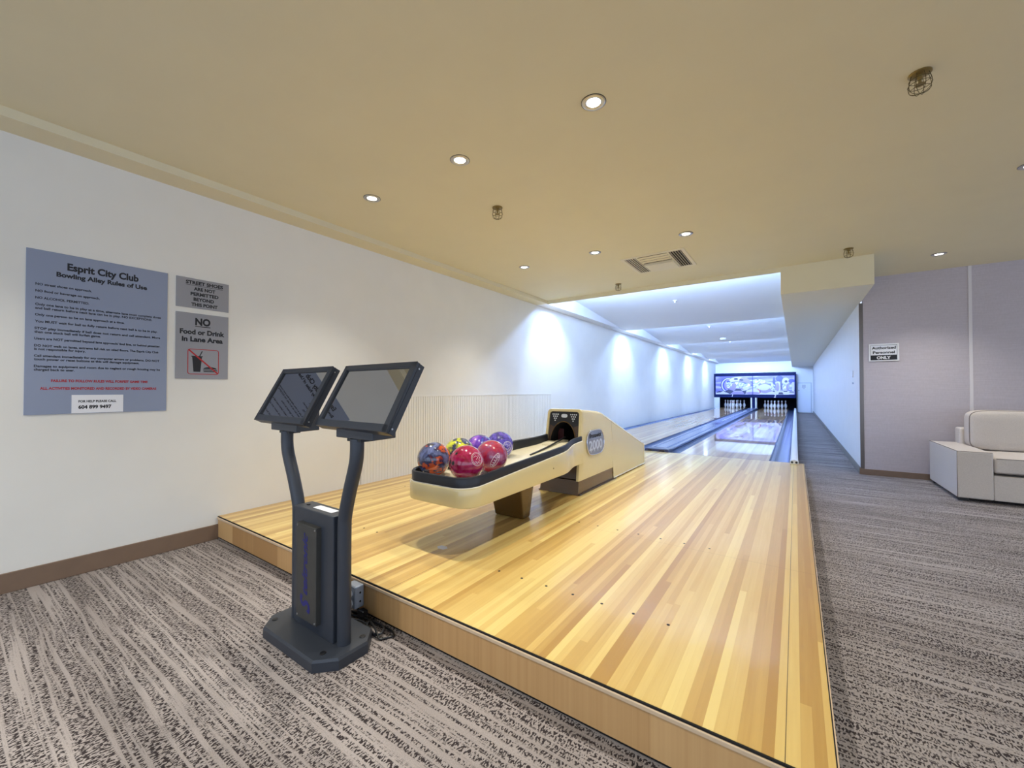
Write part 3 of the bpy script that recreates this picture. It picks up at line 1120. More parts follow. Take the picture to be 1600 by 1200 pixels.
    MB().loft([ring(0.0095, lambda y: zt(y) - 0.004), ring(0.0045, lambda y: zt(y) - 0.002), ring(0.0075, lambda y: zt(y) + 0.003)], False).build('edge_trim', M['cream_edge'], r, smooth=60)
    un = MB()
    un.loft([ring(0.028, lambda y: zb(y) + 0.004), ring(0.034, lambda y: zb(y) + 0.016)], True, cap1=True)
    un.build('underside', M['brown_dark'], r)
    rm = MB()
    rm.loft([ring(0.012, lambda y: zt(y) - 0.002), ring(0.010, lambda y: zr(y) - 0.006), ring(0.014, zr), ring(0.024, lambda y: zr(y) + 0.002), ring(0.031, lambda y: zr(y) - 0.005),
             ring(0.034, lambda y: zf(y) - 0.01)], False)
    rm.build('rubber_rim', M['black_rubber'], r, smooth=40)
    fl = MB()
    fl.loft([ring(0.0335, zf)], True, cap1=True)
    fl.build('rack_liner', M['cream_floor'], r)
    dv = MB()
    dv.tube(spline([(CX, 2.66, zf(2.66) + 0.006), (CX + 0.0, 2.9, zf(2.9) + 0.010), (CX - 0.01, 3.1, zf(3.1) + 0.016), (CX - 0.03, 3.3, zf(3.3) + 0.02)], 6), 0.008, 8)
    dv.build('divider', M['black_rubber'], r, smooth=60)
    tg = MB()
    tg.hexa([(CX - 0.11, 3.02, zf(3.02) + 0.001), (CX - 0.012, 3.02, zf(3.02) + 0.001), (CX - 0.03, 3.36, 0.585), (CX - 0.11, 3.36, 0.585),
             (CX - 0.11, 3.02, zf(3.02) + 0.006), (CX - 0.012, 3.02, zf(3.02) + 0.006), (CX - 0.03, 3.36, 0.60), (CX - 0.11, 3.36, 0.60)])
    tg.build('tongue', M['cream_floor'], r)
    MB().lathe([(0.0055, 0.0), (0.0055, 0.003)], (CX + W - 0.0005, 2.55, 0.50), 12, axis='X').build('screw', M['brass'], rack)
    # support pedestal
    s = MB()
    s.hexa([(-1.795, 2.355, DECK + 0.001), (-1.548, 2.355, DECK + 0.001), (-1.552, 2.45, DECK + 0.001), (-1.795, 2.45, DECK + 0.001),
            (-1.815, 2.30, 0.43), (-1.535, 2.30, 0.43), (-1.535, 2.49, 0.43), (-1.815, 2.49, 0.43)])
    s.build('pedestal', M['brown'], r, bevel=0.012)


def build_balls():
    R = 0.102
    ball_mats = {
        'orange': make_ball('ball_navy_orange', [rgb(214, 84, 30), rgb(190, 80, 40), rgb(40, 42, 70), rgb(120, 132, 180)], 11.0, (0.43, 0.48, 0.68)),
        'yellow': make_ball('ball_navy_yellow', [rgb(216, 220, 60), rgb(206, 212, 60), rgb(44, 50, 84), rgb(110, 125, 165)], 7.0, (0.44, 0.50, 0.68), 1.0),
        'red': make_ball('ball_crimson', [rgb(100, 10, 38), rgb(150, 16, 56), rgb(166, 34, 84), rgb(128, 24, 74)], 18.0, (0.42, 0.55, 0.68)),
        'purple': make_ball('ball_purple_blue', [rgb(70, 90, 200), rgb(60, 30, 130), rgb(120, 70, 190), rgb(210, 150, 200)], 9.0, (0.42, 0.54, 0.68)),
        'wine': make_ball('ball_wine', [rgb(110, 20, 44), rgb(168, 36, 66), rgb(140, 60, 100), rgb(186, 120, 150)], 15.0, (0.42, 0.54, 0.70)),
        'violet': make_ball('ball_blue_violet', [rgb(40, 36, 110), rgb(104, 88, 190), rgb(60, 54, 120), rgb(150, 150, 190)], 6.0, (0.43, 0.53, 0.66)),
    }
    spec = [
        ('orange', (-1.825, 1.779), 'navy bowling ball with orange patches at the front left of the rack', (0.2, -0.4, 0.9), None),
        ('yellow', (-1.84, 2.027), 'navy and yellow bowling ball behind the orange-patched one', (-0.3, 0.5, 0.8), None),
        ('red', (-1.57, 1.790), 'crimson bowling ball with a round engraved logo at the front right of the rack', (-0.135, -0.984, 0.119), (0.93, -0.151, 0.336)),
        ('purple', (-1.84, 2.237), 'purple and blue bowling ball between the yellow one and the violet one', (-0.3, 0.4, 0.85), None),
        ('wine', (-1.585, 2.045), 'wine red bowling ball with engraved lettering behind the crimson ball', (-0.2, 0.7, 0.6), (0.768, -0.632, -0.105)),
        ('violet', (-1.84, 2.477), 'blue-violet streaked bowling ball farthest back on the rack', (-0.4, 0.3, 0.85), (0.951, -0.308, -0.01)),
    ]
    for key, (x, y), lab, hole, logo in spec:
        z = rack_floor(y) + R + 0.0005
        c = Vector((x, y, z))
        b = MB().sphere(c, R, 48, 32).build('bowling_ball', ball_mats[key], smooth=80)
        # object coordinates centred on the ball
        tag(b, lab, 'bowling ball', 'bowling balls on the rack')
        h = Vector(hole).normalized()
        u = h.cross(Vector((0.3, 0.2, 1))).normalized()
        w = h.cross(u)

        def on(p, q, rad, dirn=h, uu=u, ww=w):
            d = (dirn + uu * p + ww * q).normalized()
            return c + d * rad
        for p, q in ((0.0, 0.0), (0.28, 0.05), (0.12, -0.62)):
            m = MB()
            ring = [tuple(on(p + 0.115 * math.cos(2 * math.pi * k / 16), q + 0.115 * math.sin(2 * math.pi * k / 16), R + 0.0004)) for k in range(16)]
            m.add(ring + [tuple(on(p, q, R + 0.0006))], [(i, (i + 1) % 16, 16) for i in range(16)])
            m.build('finger_hole', M['black'], b)
        if logo:
            d = Vector(logo).normalized()
            uu = Vector((0, 0, 1)).cross(d).normalized()
            ww = d.cross(uu)
            m = MB()

            def lp(p, q):
                return tuple(on(p, q, R + 0.0002, d, uu, ww))
            m_r = 0.0011
            if key == 'wine':
                rot = math.radians(60)
                def tr(a, b_):
                    return lp(a * math.cos(rot) - b_ * math.sin(rot), a * math.sin(rot) + b_ * math.cos(rot))
                m.tube([tr(0.50 * math.cos(2 * math.pi * k / 32), 0.19 * math.sin(2 * math.pi * k / 32)) for k in range(32)], m_r, 6, closed=True)
                for k in range(5):
                    a = -0.32 + 0.16 * k
                    m.tube([tr(a - 0.05, -0.10), tr(a, 0.1), tr(a + 0.05, -0.08)], m_r * 1.5, 6)
            else:
                m.tube([lp(0.40 * math.cos(2 * math.pi * k / 36), 0.40 * math.sin(2 * math.pi * k / 36)) for k in range(36)], m_r, 6, closed=True)
                m.tube([lp(0.33 * math.cos(2 * math.pi * k / 36), 0.33 * math.sin(2 * math.pi * k / 36)) for k in range(36)], m_r * 0.6, 6, closed=True)
                m.tube([lp(-0.22, 0.12), lp(-0.08, 0.2), lp(0.05, 0.08), lp(-0.1, -0.02)], m_r, 6)
                m.tube([lp(0.10, 0.2), lp(0.2, 0.05), lp(0.08, -0.02), lp(0.18, -0.14)], m_r, 6)
                m.tube([lp(-0.16, -0.12), lp(-0.04, -0.26), lp(0.06, -0.14), lp(0.14, -0.26)], m_r, 6)
            m.build('engraved_logo', M['logo_white'], b, smooth=60)


def build_painted_light_patch():  # lamp light leaking onto the boards, put in as a pale hexagon
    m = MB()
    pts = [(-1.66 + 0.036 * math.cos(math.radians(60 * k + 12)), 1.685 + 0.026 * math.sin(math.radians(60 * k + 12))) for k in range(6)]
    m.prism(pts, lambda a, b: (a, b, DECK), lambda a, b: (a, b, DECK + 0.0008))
    tag(m.build('painted_light_patch', M['paper']), 'pale six-sided patch of painted light on the boards under the front of the rack', 'light_patch')


# ------------------------------------------------------------------ scoring kiosk
def build_kiosk():
    r = root('scoring_kiosk', (-1.68, 0.96, 0.0), 'charcoal scoring kiosk with two tilted screens on curved posts', 'scoring kiosk')
    x0, x1, y0, y1, c = -1.945, -1.422, 0.828, 1.092, 0.068

    def octa(d, z):
        a, b, cc = c, d, c * 0.95
        return [(x0 + a, y0 + b, z), (x1 - a, y0 + b, z), (x1 - b, y0 + a, z), (x1 - b, y1 - a, z), (x1 - a, y1 - b, z), (x0 + a, y1 - b, z), (x0 + b, y1 - a, z), (x0 + b, y0 + a, z)]
    base = MB().loft([octa(0.0, 0.0), octa(0.0, 0.036), octa(0.006, 0.046)], True, True, True).build('base', M['black_metal'], r)
    for x, y in ((-1.895, 0.885), (-1.50, 0.878), (-1.468, 1.03), (-1.895, 1.03)):
        MB().lathe([(0.012, 0.0), (0.012, 0.002), (0.0095, 0.003), (0.0, 0.003)], (x, y, 0.046), 16, True, False).build('bolt_cap', M['black'], base)
    box = MB().box(-1.822, -1.520, 0.930, 1.012, 0.046, 0.551).build('cabinet', M['black_metal'], r, bevel=0.004)
    pl = MB().box(-1.758, -1.606, 0.908, 0.932, 0.096, 0.494).build('front_plate', M['plate'], r, bevel=0.002)
    t = MB()
    fr = frame_of((-1.70, 0.9075, 0.135), (0, 0, 1), (-1, 0, 0))
    fr = frame_of((-1.668, 0.9074, 0.132), (0, 0, 1), (-1, 0, 0))
    add_text(t, 'S', fr, 0.0, 0.070, -0.014, 0.074, 0.03, 0.45)
    add_text(t, 'teltronic', fr, 0.072, 0.330, 0.004, 0.040, 0.022, 0.45)
    t.build('logo_script', M['blue_ink'], pl)
    s = MB()
    for x in (-1.750, -1.614):
        for z in (0.106, 0.484):
            s.lathe([(0.004, 0.0), (0.004, -0.002)], (x, 0.908, z), 10, axis='Y')
    s.build('screw', M['steel'], pl)
    MB().box(-1.715, -1.575, 0.955, 0.990, 0.551, 0.5522).build('label_plate', M['paper'], box)
    ly = MB()
    ly.lathe([(0.008, 0.0), (0.008, 0.004), (0.0, 0.004)], (-1.775, 0.968, 0.551), 14, True, False)
    ly.build('lock', M['black'], box)
    # the two curved posts and screens
    for sg, cxs, tilt, yaw, sname in ((1, -1.407, 28.8, -2.6, 'right'), (-1, -1.963, 28.2, -2.0, 'left')):
        bx = -1.492 if sg > 0 else -1.846
        tx = -1.412 if sg > 0 else -1.955
        mid = (tx + bx) / 2
        pts = [(bx, 0.962, 0.046), (bx, 0.962, 0.30), (bx, 0.962, 0.50), (bx + (tx - bx) * 0.07, 0.962, 0.56), (bx + (tx - bx) * 0.42, 0.962, 0.655), (bx + (tx - bx) * 0.88, 0.962, 0.76), (tx, 0.962, 0.815), (tx, 0.962, 0.868)]
        MB().tube(spline(pts, 8), 0.0265, 20).build('post', M['black_metal'], r, smooth=60)
        # bracket box
        MB().box(tx - 0.045, tx + 0.045, 0.948, 1.0, 0.858, 0.872).build('post_flange', M['black'], r)
        ti, ya = math.radians(tilt), math.radians(yaw)
        n = Vector((math.sin(ya) * math.cos(ti), -math.cos(ya) * math.cos(ti), math.sin(ti)))
        ex = Vector((math.cos(ya), math.sin(ya), 0))
        ey = n.cross(ex)
        cc = Vector((cxs, 0.985, 1.0393))
        F = Matrix((ex, ey, n)).transposed().to_4x4()
        F.translation = cc
        w, h, d = 0.4915 / 2, 0.2873 / 2, 0.04
        b = MB()
        b.xf = F
        bz = 0.030
        # housing behind and bezel bars around the screen
        b.box(-w, w, -h, h, -d, -0.012)
        b.box(-w, w, h - 0.020, h, -0.013, 0.0)
        b.box(-w, w, -h, -h + bz, -0.013, 0.0)
        b.box(-w, -w + 0.020, -h, h, -0.013, 0.0)
        b.box(w - bz, w, -h, h, -0.013, 0.0)
        scr = b.build('screen_housing', M['black_metal'], r, bevel=0.0015, segs=1)
        g = MB(); g.xf = F
        g.box(-w + 0.019, w - bz + 0.001, -h + bz - 0.001, h - 0.019, -0.0125, -0.0085)
        g.build('screen', M['screen'], scr)
        k = MB(); k.xf = F
        for yy in (-h + 0.02, h - 0.02):
            k.lathe([(0.0035, 0.0), (0.0035, 0.0015)], (w, yy, -0.02), 10, axis='X')
        k.build('side_screw', M['steel'], scr)
        br = MB()
        bw = 0.118
        yb0, yb1 = 0.938, 1.045
        xc = tx + 0.012
        br.hexa([(xc - bw, yb0, 0.870), (xc + bw, yb0, 0.870), (xc + bw, yb1, 0.872), (xc - bw, yb1, 0.872),
                 (xc - bw, yb0, 0.922), (xc + bw, yb0, 0.922), (xc + bw, yb1, 0.965), (xc - bw, yb1, 0.965)])
        br.build('bracket', M['black_metal'], r, bevel=0.003)


def build_outlet():
    r = root('outlet_box', (-1.71, 1.16, 0.04), 'grey metal outlet box on the front of the approach behind the kiosk', 'outlet box')
    MB().box(-1.748, -1.672, 1.136, 1.181, 0.045, 0.147).build('box', M['outlet'], r, bevel=0.005)
    MB().box(-1.746, -1.674, 1.133, 1.137, 0.047, 0.145).build('cover_plate', M['outlet'], r, bevel=0.002)
    k = MB()
    for z in (0.115, 0.075):
        k.lathe([(0.005, 0.0), (0.005, 0.001)], (-1.672, 1.160, z), 10, axis='X')
    k.build('knockout', M['dark_gap_and_shade'], r)
    m = MB().lathe([(0.017, 0.0), (0.017, -0.012), (0.013, -0.016), (0.0, -0.016)], (-1.709, 1.134, 0.112), 18, True, False, axis='Y')
    tag(m.build('plug', M['white'], smooth=40), 'white round plug in the upper socket of the grey outlet box', 'plug')
    m = MB()
    m.lathe([(0.019, 0.0), (0.019, -0.004)], (-1.709, 1.133, 0.068), 18, True, True, axis='Y')
    m.build('receptacle_face', M['white'], r)
    m = MB().lathe([(0.013, 0.0), (0.013, -0.02), (0.008, -0.03), (0.0, -0.03)], (-1.709, 1.129, 0.068), 16, True, False, axis='Y')
    tag(m.build('plug', M['black'], smooth=40), 'black plug in the lower socket of the grey outlet box', 'plug')
    # cables
    z = 0.005
    c1 = [(-1.709, 1.10, 0.066), (-1.71, 1.103, 0.045), (-1.69, 1.105, 0.02), (-1.64, 1.135, 0.008), (-1.59, 1.138, z), (-1.507, 1.107, z), (-1.475, 1.113, 0.010), (-1.48, 1.144, 0.012), (-1.508, 1.165, 0.012), (-1.549, 1.163, 0.010), (-1.585, 1.145, 0.014), (-1.55, 1.112, 0.014), (-1.49, 1.104, 0.014), (-1.462, 1.118, 0.018), (-1.49, 1.152, 0.02), (-1.55, 1.158, 0.018), (-1.66, 1.150, 0.012), (-1.72, 1.135, 0.01), (-1.745, 1.116, 0.012), (-1.762, 1.108, 0.008)]
    o = MB().tube(spline(c1, 8), 0.0042, 8).build('power_cable', M['black_rubber'], smooth=60)
    tag(o, 'black power cable coiled in tight loops on the carpet beside the kiosk', 'cable')
    c2 = [(-1.735, 1.168, 0.006), (-1.645, 1.170, 0.007), (-1.561, 1.172, 0.006), (-1.47, 1.170, 0.006), (-1.44, 1.163, 0.006), (-1.422, 1.150, 0.006), (-1.438, 1.118, 0.006), (-1.452, 1.102, 0.006), (-1.478, 1.106, 0.023), (-1.52, 1.125, 0.024), (-1.60, 1.155, 0.016), (-1.69, 1.165, 0.014), (-1.75, 1.15, 0.012)]
    o = MB().tube(spline(c2, 8), 0.0045, 8).build('power_cable', M['black'], smooth=60)
    tag(o, 'black cable lying in one wide loop along the foot of the approach', 'cable')
    ad = MB()
    ad.box(-1.672, -1.632, 1.145, 1.175, 0.016, 0.042)
    a = ad.build('cable_adapter', M['black'], bevel=0.004)
    tag(a, 'small black adapter block below the outlet box', 'adapter')


# ------------------------------------------------------------------ wall signs
def build_signs():
    xs = XL

    def panel(y0, y1, z0, z1, name, m, label):
        o = MB().box(xs, xs + 0.006, y0, y1, z0, z1).build(name, m, bevel=0.001, segs=1)
        return tag(o, label, 'sign')
    F = frame_of((xs + 0.0064, 0, 0), (0, 1, 0), (0, 0, 1))
    s = panel(0.289, 0.890, 0.9235, 1.8265, 'rules_sign', M['sign_grey'], 'large blue-grey sign of bowling alley rules on the left wall')
    t = MB()
    add_text(t, 'Esprit City Club', F, 0.440, 0.745, 1.739, 0.040, 0.042)
    add_text(t, 'Bowling Alley Rules of Use', F, 0.399, 0.786, 1.695, 0.026, 0.042)
    lines = [('NO street shoes on approach.', .323, .539, 1.6325), ('NO food or beverage on approach.', .323, .573, 1.595), ('NO ALCOHOL PERMITTED.', .323, .529, 1.5575),
             ('Only one lane to be in play at a time, alternate lane must complete three', .323, .856, 1.5215), ('and ball return before next lane can be in play. NO EXCEPTIONS.', .323, .813, 1.501),
             ('Only one person to be on lane approach at a time.', .323, .682, 1.465), ('You MUST wait for ball to fully return before next ball is to be in play.', .323, .840, 1.428),
             ('STOP play immediately if ball does not return and call attendant. More', .322, .854, 1.39), ('than one stuck ball will forfeit game.', .322, .579, 1.3702),
             ('Users are NOT permitted beyond lane approach/ foul line, or behind pinsetter.', .322, .855, 1.334), ('DO NOT walk on lanes, extreme fall risk on oiled floors. The Esprit City Club', .322, .846, 1.2955),
             ('is not responsible for injury.', .322, .517, 1.277), ('Call attendant immediately for any computer errors or problems. DO NOT', .322, .852, 1.24), ('touch power or reset buttons as this will damage equipment.', .322, .753, 1.221),
             ('Damages to equipment and room due to neglect or rough housing may be', .322, .855, 1.1835), ('charged back to user.', .322, .474, 1.1645)]
    for body, a, b, z in lines:
        add_text(t, body, F, a, b, z, 0.0130, 0.032)
    t.build('lettering', M['ink'], s)
    t = MB()
    add_text(t, 'FAILURE TO FOLLOW RULES WILL FORFEIT GAME TIME', F, .385, .795, 1.1035, 0.014, 0.045)
    add_text(t, 'ALL ACTIVITIES MONITORED AND RECORDED BY VIDEO CAMERAS', F, .345, .838, 1.061, 0.014, 0.045)
    t.build('red_lettering', M['red_ink'], s)['label'] = 'red lettering'
    F2 = frame_of((xs + 0.0076, 0, 0), (0, 1, 0), (0, 0, 1))
    n = MB().box(xs + 0.0061, xs + 0.0072, 0.464, 0.681, 0.926, 1.030).build('paper_note', M['paper'])
    tag(n, 'white paper note with a phone number stuck on the large rules sign', 'note')
    t = MB()
    add_text(t, 'FOR HELP PLEASE CALL', F2, .491, .650, .987, .0130, 0.04)
    add_text(t, '604 899 9497', F2, .491, .629, .951, .020, 0.045)
    t.build('lettering', M['ink'], n)

    s = panel(0.9345, 1.241, 1.6205, 1.8245, 'shoes_sign', M['sign_grey_plain'], 'small grey sign about street shoes, right of the rules sign')
    t = MB()
    for body, a, b, z in (('STREET SHOES', .986, 1.204, 1.785), ('ARE NOT', 1.031, 1.157, 1.744), ('PERMITTED', 1.013, 1.177, 1.708), ('BEYOND', 1.030, 1.150, 1.6725), ('THIS POINT', 1.018, 1.172, 1.636)):
        add_text(t, body, F, a, b, z, 0.0225, 0.045)
    t.xf = None
    t.box(xs + 0.006, xs + 0.0066, .986, 1.204, 1.776, 1.7785)
    t.build('lettering', M['ink'], s)

    s = panel(0.9345, 1.240, 1.135, 1.586, 'food_sign', M['sign_grey_plain'], 'grey no food or drink sign under the shoes sign')
    t = MB()
    add_text(t, 'NO', F, 1.041, 1.130, 1.507, .048, 0.045)
    t.box(xs + 0.006, xs + 0.0066, 1.041, 1.130, 1.494, 1.499)
    add_text(t, 'Food or Drink', F, .956, 1.216, 1.4415, .033, 0.045)
    add_text(t, 'in Lane Area', F, .967, 1.206, 1.392, .033, 0.045)
    t.build('lettering', M['ink'], s)
    pz = lambda a, b: (xs + 0.0060, a, b)
    pz1 = lambda a, b: (xs + 0.0066, a, b)
    pz2 = lambda a, b: (xs + 0.0068, a, b)
    p = MB()
    p.prism([(1.021, 1.293), (1.087, 1.293), (1.087, 1.287), (1.082, 1.287), (1.073, 1.184), (1.034, 1.184), (1.026, 1.287), (1.021, 1.287)], pz, pz1)
    p.prism([(1.066, 1.293), (1.072, 1.293), (1.086, 1.327), (1.080, 1.327)], pz, pz1)
    bun = [(1.090 + 0.04 * (1 - math.cos(math.pi * k / 12)), 1.205 + 0.014 * math.sin(math.pi * k / 12)) for k in range(13)]
    p.prism(bun, pz, pz1)
    p.prism([(1.090, 1.195), (1.172, 1.195), (1.172, 1.201), (1.090, 1.201)], pz, pz1)
    p.prism([(1.094, 1.184), (1.168, 1.184), (1.172, 1.191), (1.090, 1.191)], pz, pz1)
    p.build('pictogram', M['ink'], s)
    q = MB()

    def rrect(y0, y1, z0, z1, rad):
        out = []
        for cy, cz, a0 in ((y1 - rad, z1 - rad, 0), (y0 + rad, z1 - rad, 90), (y0 + rad, z0 + rad, 180), (y1 - rad, z0 + rad, 270)):
            for k in range(7):
                a = math.radians(a0 + 15 * k)
                out.append((cy + rad * math.cos(a), cz + rad * math.sin(a)))
        return out
    o_, i_ = rrect(1.0, 1.183, 1.166, 1.341, 0.016), rrect(1.0045, 1.1785, 1.1705, 1.3365, 0.012)
    q.loft([[pz(*k) for k in o_], [pz1(*k) for k in o_], [pz1(*k) for k in i_], [pz(*k) for k in i_]], True)
    q.prism([(1.003, 1.331), (1.009, 1.338), (1.180, 1.176), (1.174, 1.169)], pz1, pz2)
    q.build('red_prohibition', M['red_ink'], s)['label'] = 'red barred frame'

    # framed notice on the woven wall
    Y = FABY
    r = root('personnel_sign', (0.893, Y, 1.413), 'white framed sign about authorized personnel on the woven wall', 'sign')
    f = MB()
    for a in ((0.755, 1.031, 1.413, 1.425), (0.755, 1.031, 1.613, 1.627), (0.755, 0.769, 1.425, 1.613), (1.017, 1.031, 1.425, 1.613)):
        f.box(a[0], a[1], Y - 0.012, Y, a[2], a[3])
    f.build('frame', M['white'], r, bevel=0.002)
    MB().box(0.765, 1.021, Y - 0.005, Y, 1.42, 1.62).build('card', M['paper'], r)
    MB().box(0.771, 1.015, Y - 0.0058, Y - 0.005, 1.427, 1.487).build('black_band', M['ink'], r)
    F = frame_of((0, Y - 0.0054, 0), (1, 0, 0), (0, 0, 1))
    t = MB()
    add_text(t, 'Authorized', F, .783, 1.004, 1.562, .032, 0.035)
    add_text(t, 'Personnel', F, .793, .994, 1.506, .032, 0.035)
    for a in ((.771, 1.015, 1.608, 1.6105), (.771, .7735, 1.487, 1.608), (1.0125, 1.015, 1.487, 1.608)):
        t.box(a[0], a[1], Y - 0.0056, Y - 0.005, a[2], a[3])
    t.build('lettering', M['ink'], r)
    F = frame_of((0, Y - 0.0061, 0), (1, 0, 0), (0, 0, 1))
    t = MB()
    add_text(t, 'ONLY', F, .828, .958, 1.439, .036, 0.045)
    t.build('white_lettering', M['white'], r)['label'] = 'white lettering'


# ------------------------------------------------------------------ ceiling fittings
def build_sprinkler(x, y, label, s=1.0):
    r = root('caged_sprinkler', (x, y, CEIL), label, 'sprinkler', 'caged sprinklers on the cream ceiling')
    MB().lathe([(0.040 * s, 0.0), (0.040 * s, -0.004), (0.030 * s, -0.009), (0.0, -0.009)], (x, y, CEIL), 24, True, False).build('escutcheon', M['brass'], r, smooth=40)
    m = MB()
    m.lathe([(0.010 * s, -0.008), (0.010 * s, -0.024 * s), (0.006 * s, -0.028 * s), (0.006 * s, -0.048 * s), (0.018 * s, -0.049 * s), (0.018 * s, -0.051 * s)], (x, y, CEIL), 16)
    m.build('sprinkler_head', M['brass'], r, smooth=40)
    c = MB()
    for rr, z in ((0.036, -0.028), (0.040, -0.050), (0.036, -0.072)):
        c.tube([(x + rr * s * math.cos(2 * math.pi * k / 24), y + rr * s * math.sin(2 * math.pi * k / 24), CEIL + z * s) for k in range(24)], 0.0011, 6, closed=True)
    for k in range(4):
        a = math.pi / 4 * k + 0.3
        pts = []
        for rr, z in ((0.030, -0.006), (0.036, -0.028), (0.040, -0.050), (0.036, -0.072), (0.022, -0.086), (0.0, -0.090), (-0.022, -0.086), (-0.036, -0.072), (-0.040, -0.050), (-0.036, -0.028), (-0.030, -0.006)):
            pts.append((x + rr * s * math.cos(a), y + rr * s * math.sin(a), CEIL + z * s))
        c.tube(spline(pts, 3), 0.0011, 6)
    c.build('wire_cage', M['dark_wire'], r, smooth=60)


def build_ceiling_fittings():
    build_sprinkler(0.464, 2.50, 'caged sprinkler nearest the viewpoint, top right of the ceiling')
    build_sprinkler(-1.874, 2.49, 'caged sprinkler on the ceiling above the ball rack')
    build_sprinkler(-1.92, 5.22, 'caged sprinkler beside the beam over the left lane, beyond the air vent')
    build_sprinkler(0.444, 5.22, 'caged sprinkler beside the boxed bulkhead over the aisle')
    # small pendant sprinklers and a detector on the sloping panels
    def slope_z(y, y0, y1):
        return 2.715 + (2.418 - 2.715) * (y - y0) / (y1 - y0)
    for x, y, y0, y1, lab in ((-1.675, 7.25, BEAM + 0.04, 9.15, 'first'), (-1.69, 10.7, 9.15, 12.8, 'second'), (-1.68, 14.4, 12.8, 16.38, 'third')):
        z = slope_z(y, y0, y1)
        m = MB().lathe([(0.035, 0.006), (0.035, -0.004), (0.010, -0.008), (0.008, -0.03), (0.018, -0.034), (0.018, -0.037)], (x, y, z), 20)
        tag(m.build('pendant_sprinkler', M['white'], smooth=40), 'small bare sprinkler on the %s sloping lane panel' % lab, 'sprinkler', 'bare sprinklers over the lanes')
    z = slope_z(12.3, 9.15, 12.8)
    m = MB().lathe([(0.075, 0.012), (0.075, -0.02), (0.055, -0.042), (0.0, -0.045)], (-1.60, 12.3, z), 28, True, False)
    tag(m.build('smoke_detector', M['white'], smooth=40), 'round white smoke detector on the second lane panel', 'smoke detector')
    # air vent
    x0, x1, y0, y1 = -1.542, -0.895, 4.243, 4.893
    r = root('air_vent', ((x0 + x1) / 2, (y0 + y1) / 2, CEIL), 'square cream air vent with slatted sides in the ceiling', 'air vent')
    f = MB()
    w = 0.035
    f.box(x0, x1, y0, y0 + w, CEIL - 0.008, CEIL); f.box(x0, x1, y1 - w, y1, CEIL - 0.008, CEIL)
    f.box(x0, x0 + w, y0 + w, y1 - w, CEIL - 0.008, CEIL); f.box(x1 - w, x1, y0 + w, y1 - w, CEIL - 0.008, CEIL)
    f.box(x0 + 0.155, x0 + 0.172, y0 + w, y1 - w, CEIL - 0.010, CEIL); f.box(x1 - 0.172, x1 - 0.155, y0 + w, y1 - w, CEIL - 0.010, CEIL)
    f.build('frame', M['vent_white'], r, bevel=0.002)
    MB().box(x0 + 0.01, x1 - 0.01, y0 + 0.01, y1 - 0.01, CEIL - 0.0022, CEIL - 0.0002).build('backing', M['vent_dark'], r)
    for k in range(5):
        for xs_, sgn in ((x0 + w + 0.012 + 0.024 * k, 1), (x1 - w - 0.012 - 0.024 * k, -1)):
            m = MB()
            m.hexa([(xs_ - 0.002, y0 + w, CEIL - 0.003), (xs_ + 0.002, y0 + w, CEIL - 0.003), (xs_ + 0.002, y1 - w, CEIL - 0.003), (xs_ - 0.002, y1 - w, CEIL - 0.003),
                    (xs_ - 0.002 - sgn * 0.003, y0 + w, CEIL - 0.009), (xs_ + 0.002 - sgn * 0.003, y0 + w, CEIL - 0.009), (xs_ + 0.002 - sgn * 0.003, y1 - w, CEIL - 0.009), (xs_ - 0.002 - sgn * 0.003, y1 - w, CEIL - 0.009)])
            m.build('slat', M['vent_white'], r)
    c = MB()
    xa, xb = x0 + 0.172, x1 - 0.172
    c.hexa([(xa, y0 + 0.30, CEIL - 0.003), (xb, y0 + 0.30, CEIL - 0.003), (xb, y1 - w, CEIL - 0.012), (xa, y1 - w, CEIL - 0.012),
            (xa, y0 + 0.30, CEIL - 0.030), (xb, y0 + 0.30, CEIL - 0.030), (xb, y1 - w, CEIL - 0.016), (xa, y1 - w, CEIL - 0.016)])
    c.build('baffle_plate', M['vent_white'], r)
    b2 = MB()
    for k in range(3):
        yy = y0 + w + 0.03 + 0.075 * k
        b2.hexa([(xa, yy, CEIL - 0.003), (xb, yy, CEIL - 0.003), (xb, yy + 0.055, CEIL - 0.003), (xa, yy + 0.055, CEIL - 0.003),
                 (xa, yy + 0.015, CEIL - 0.018), (xb, yy + 0.015, CEIL - 0.018), (xb, yy + 0.02, CEIL - 0.018), (xa, yy + 0.02, CEIL - 0.018)])
    b2.build('inner_fins', M['vent_white'], r)


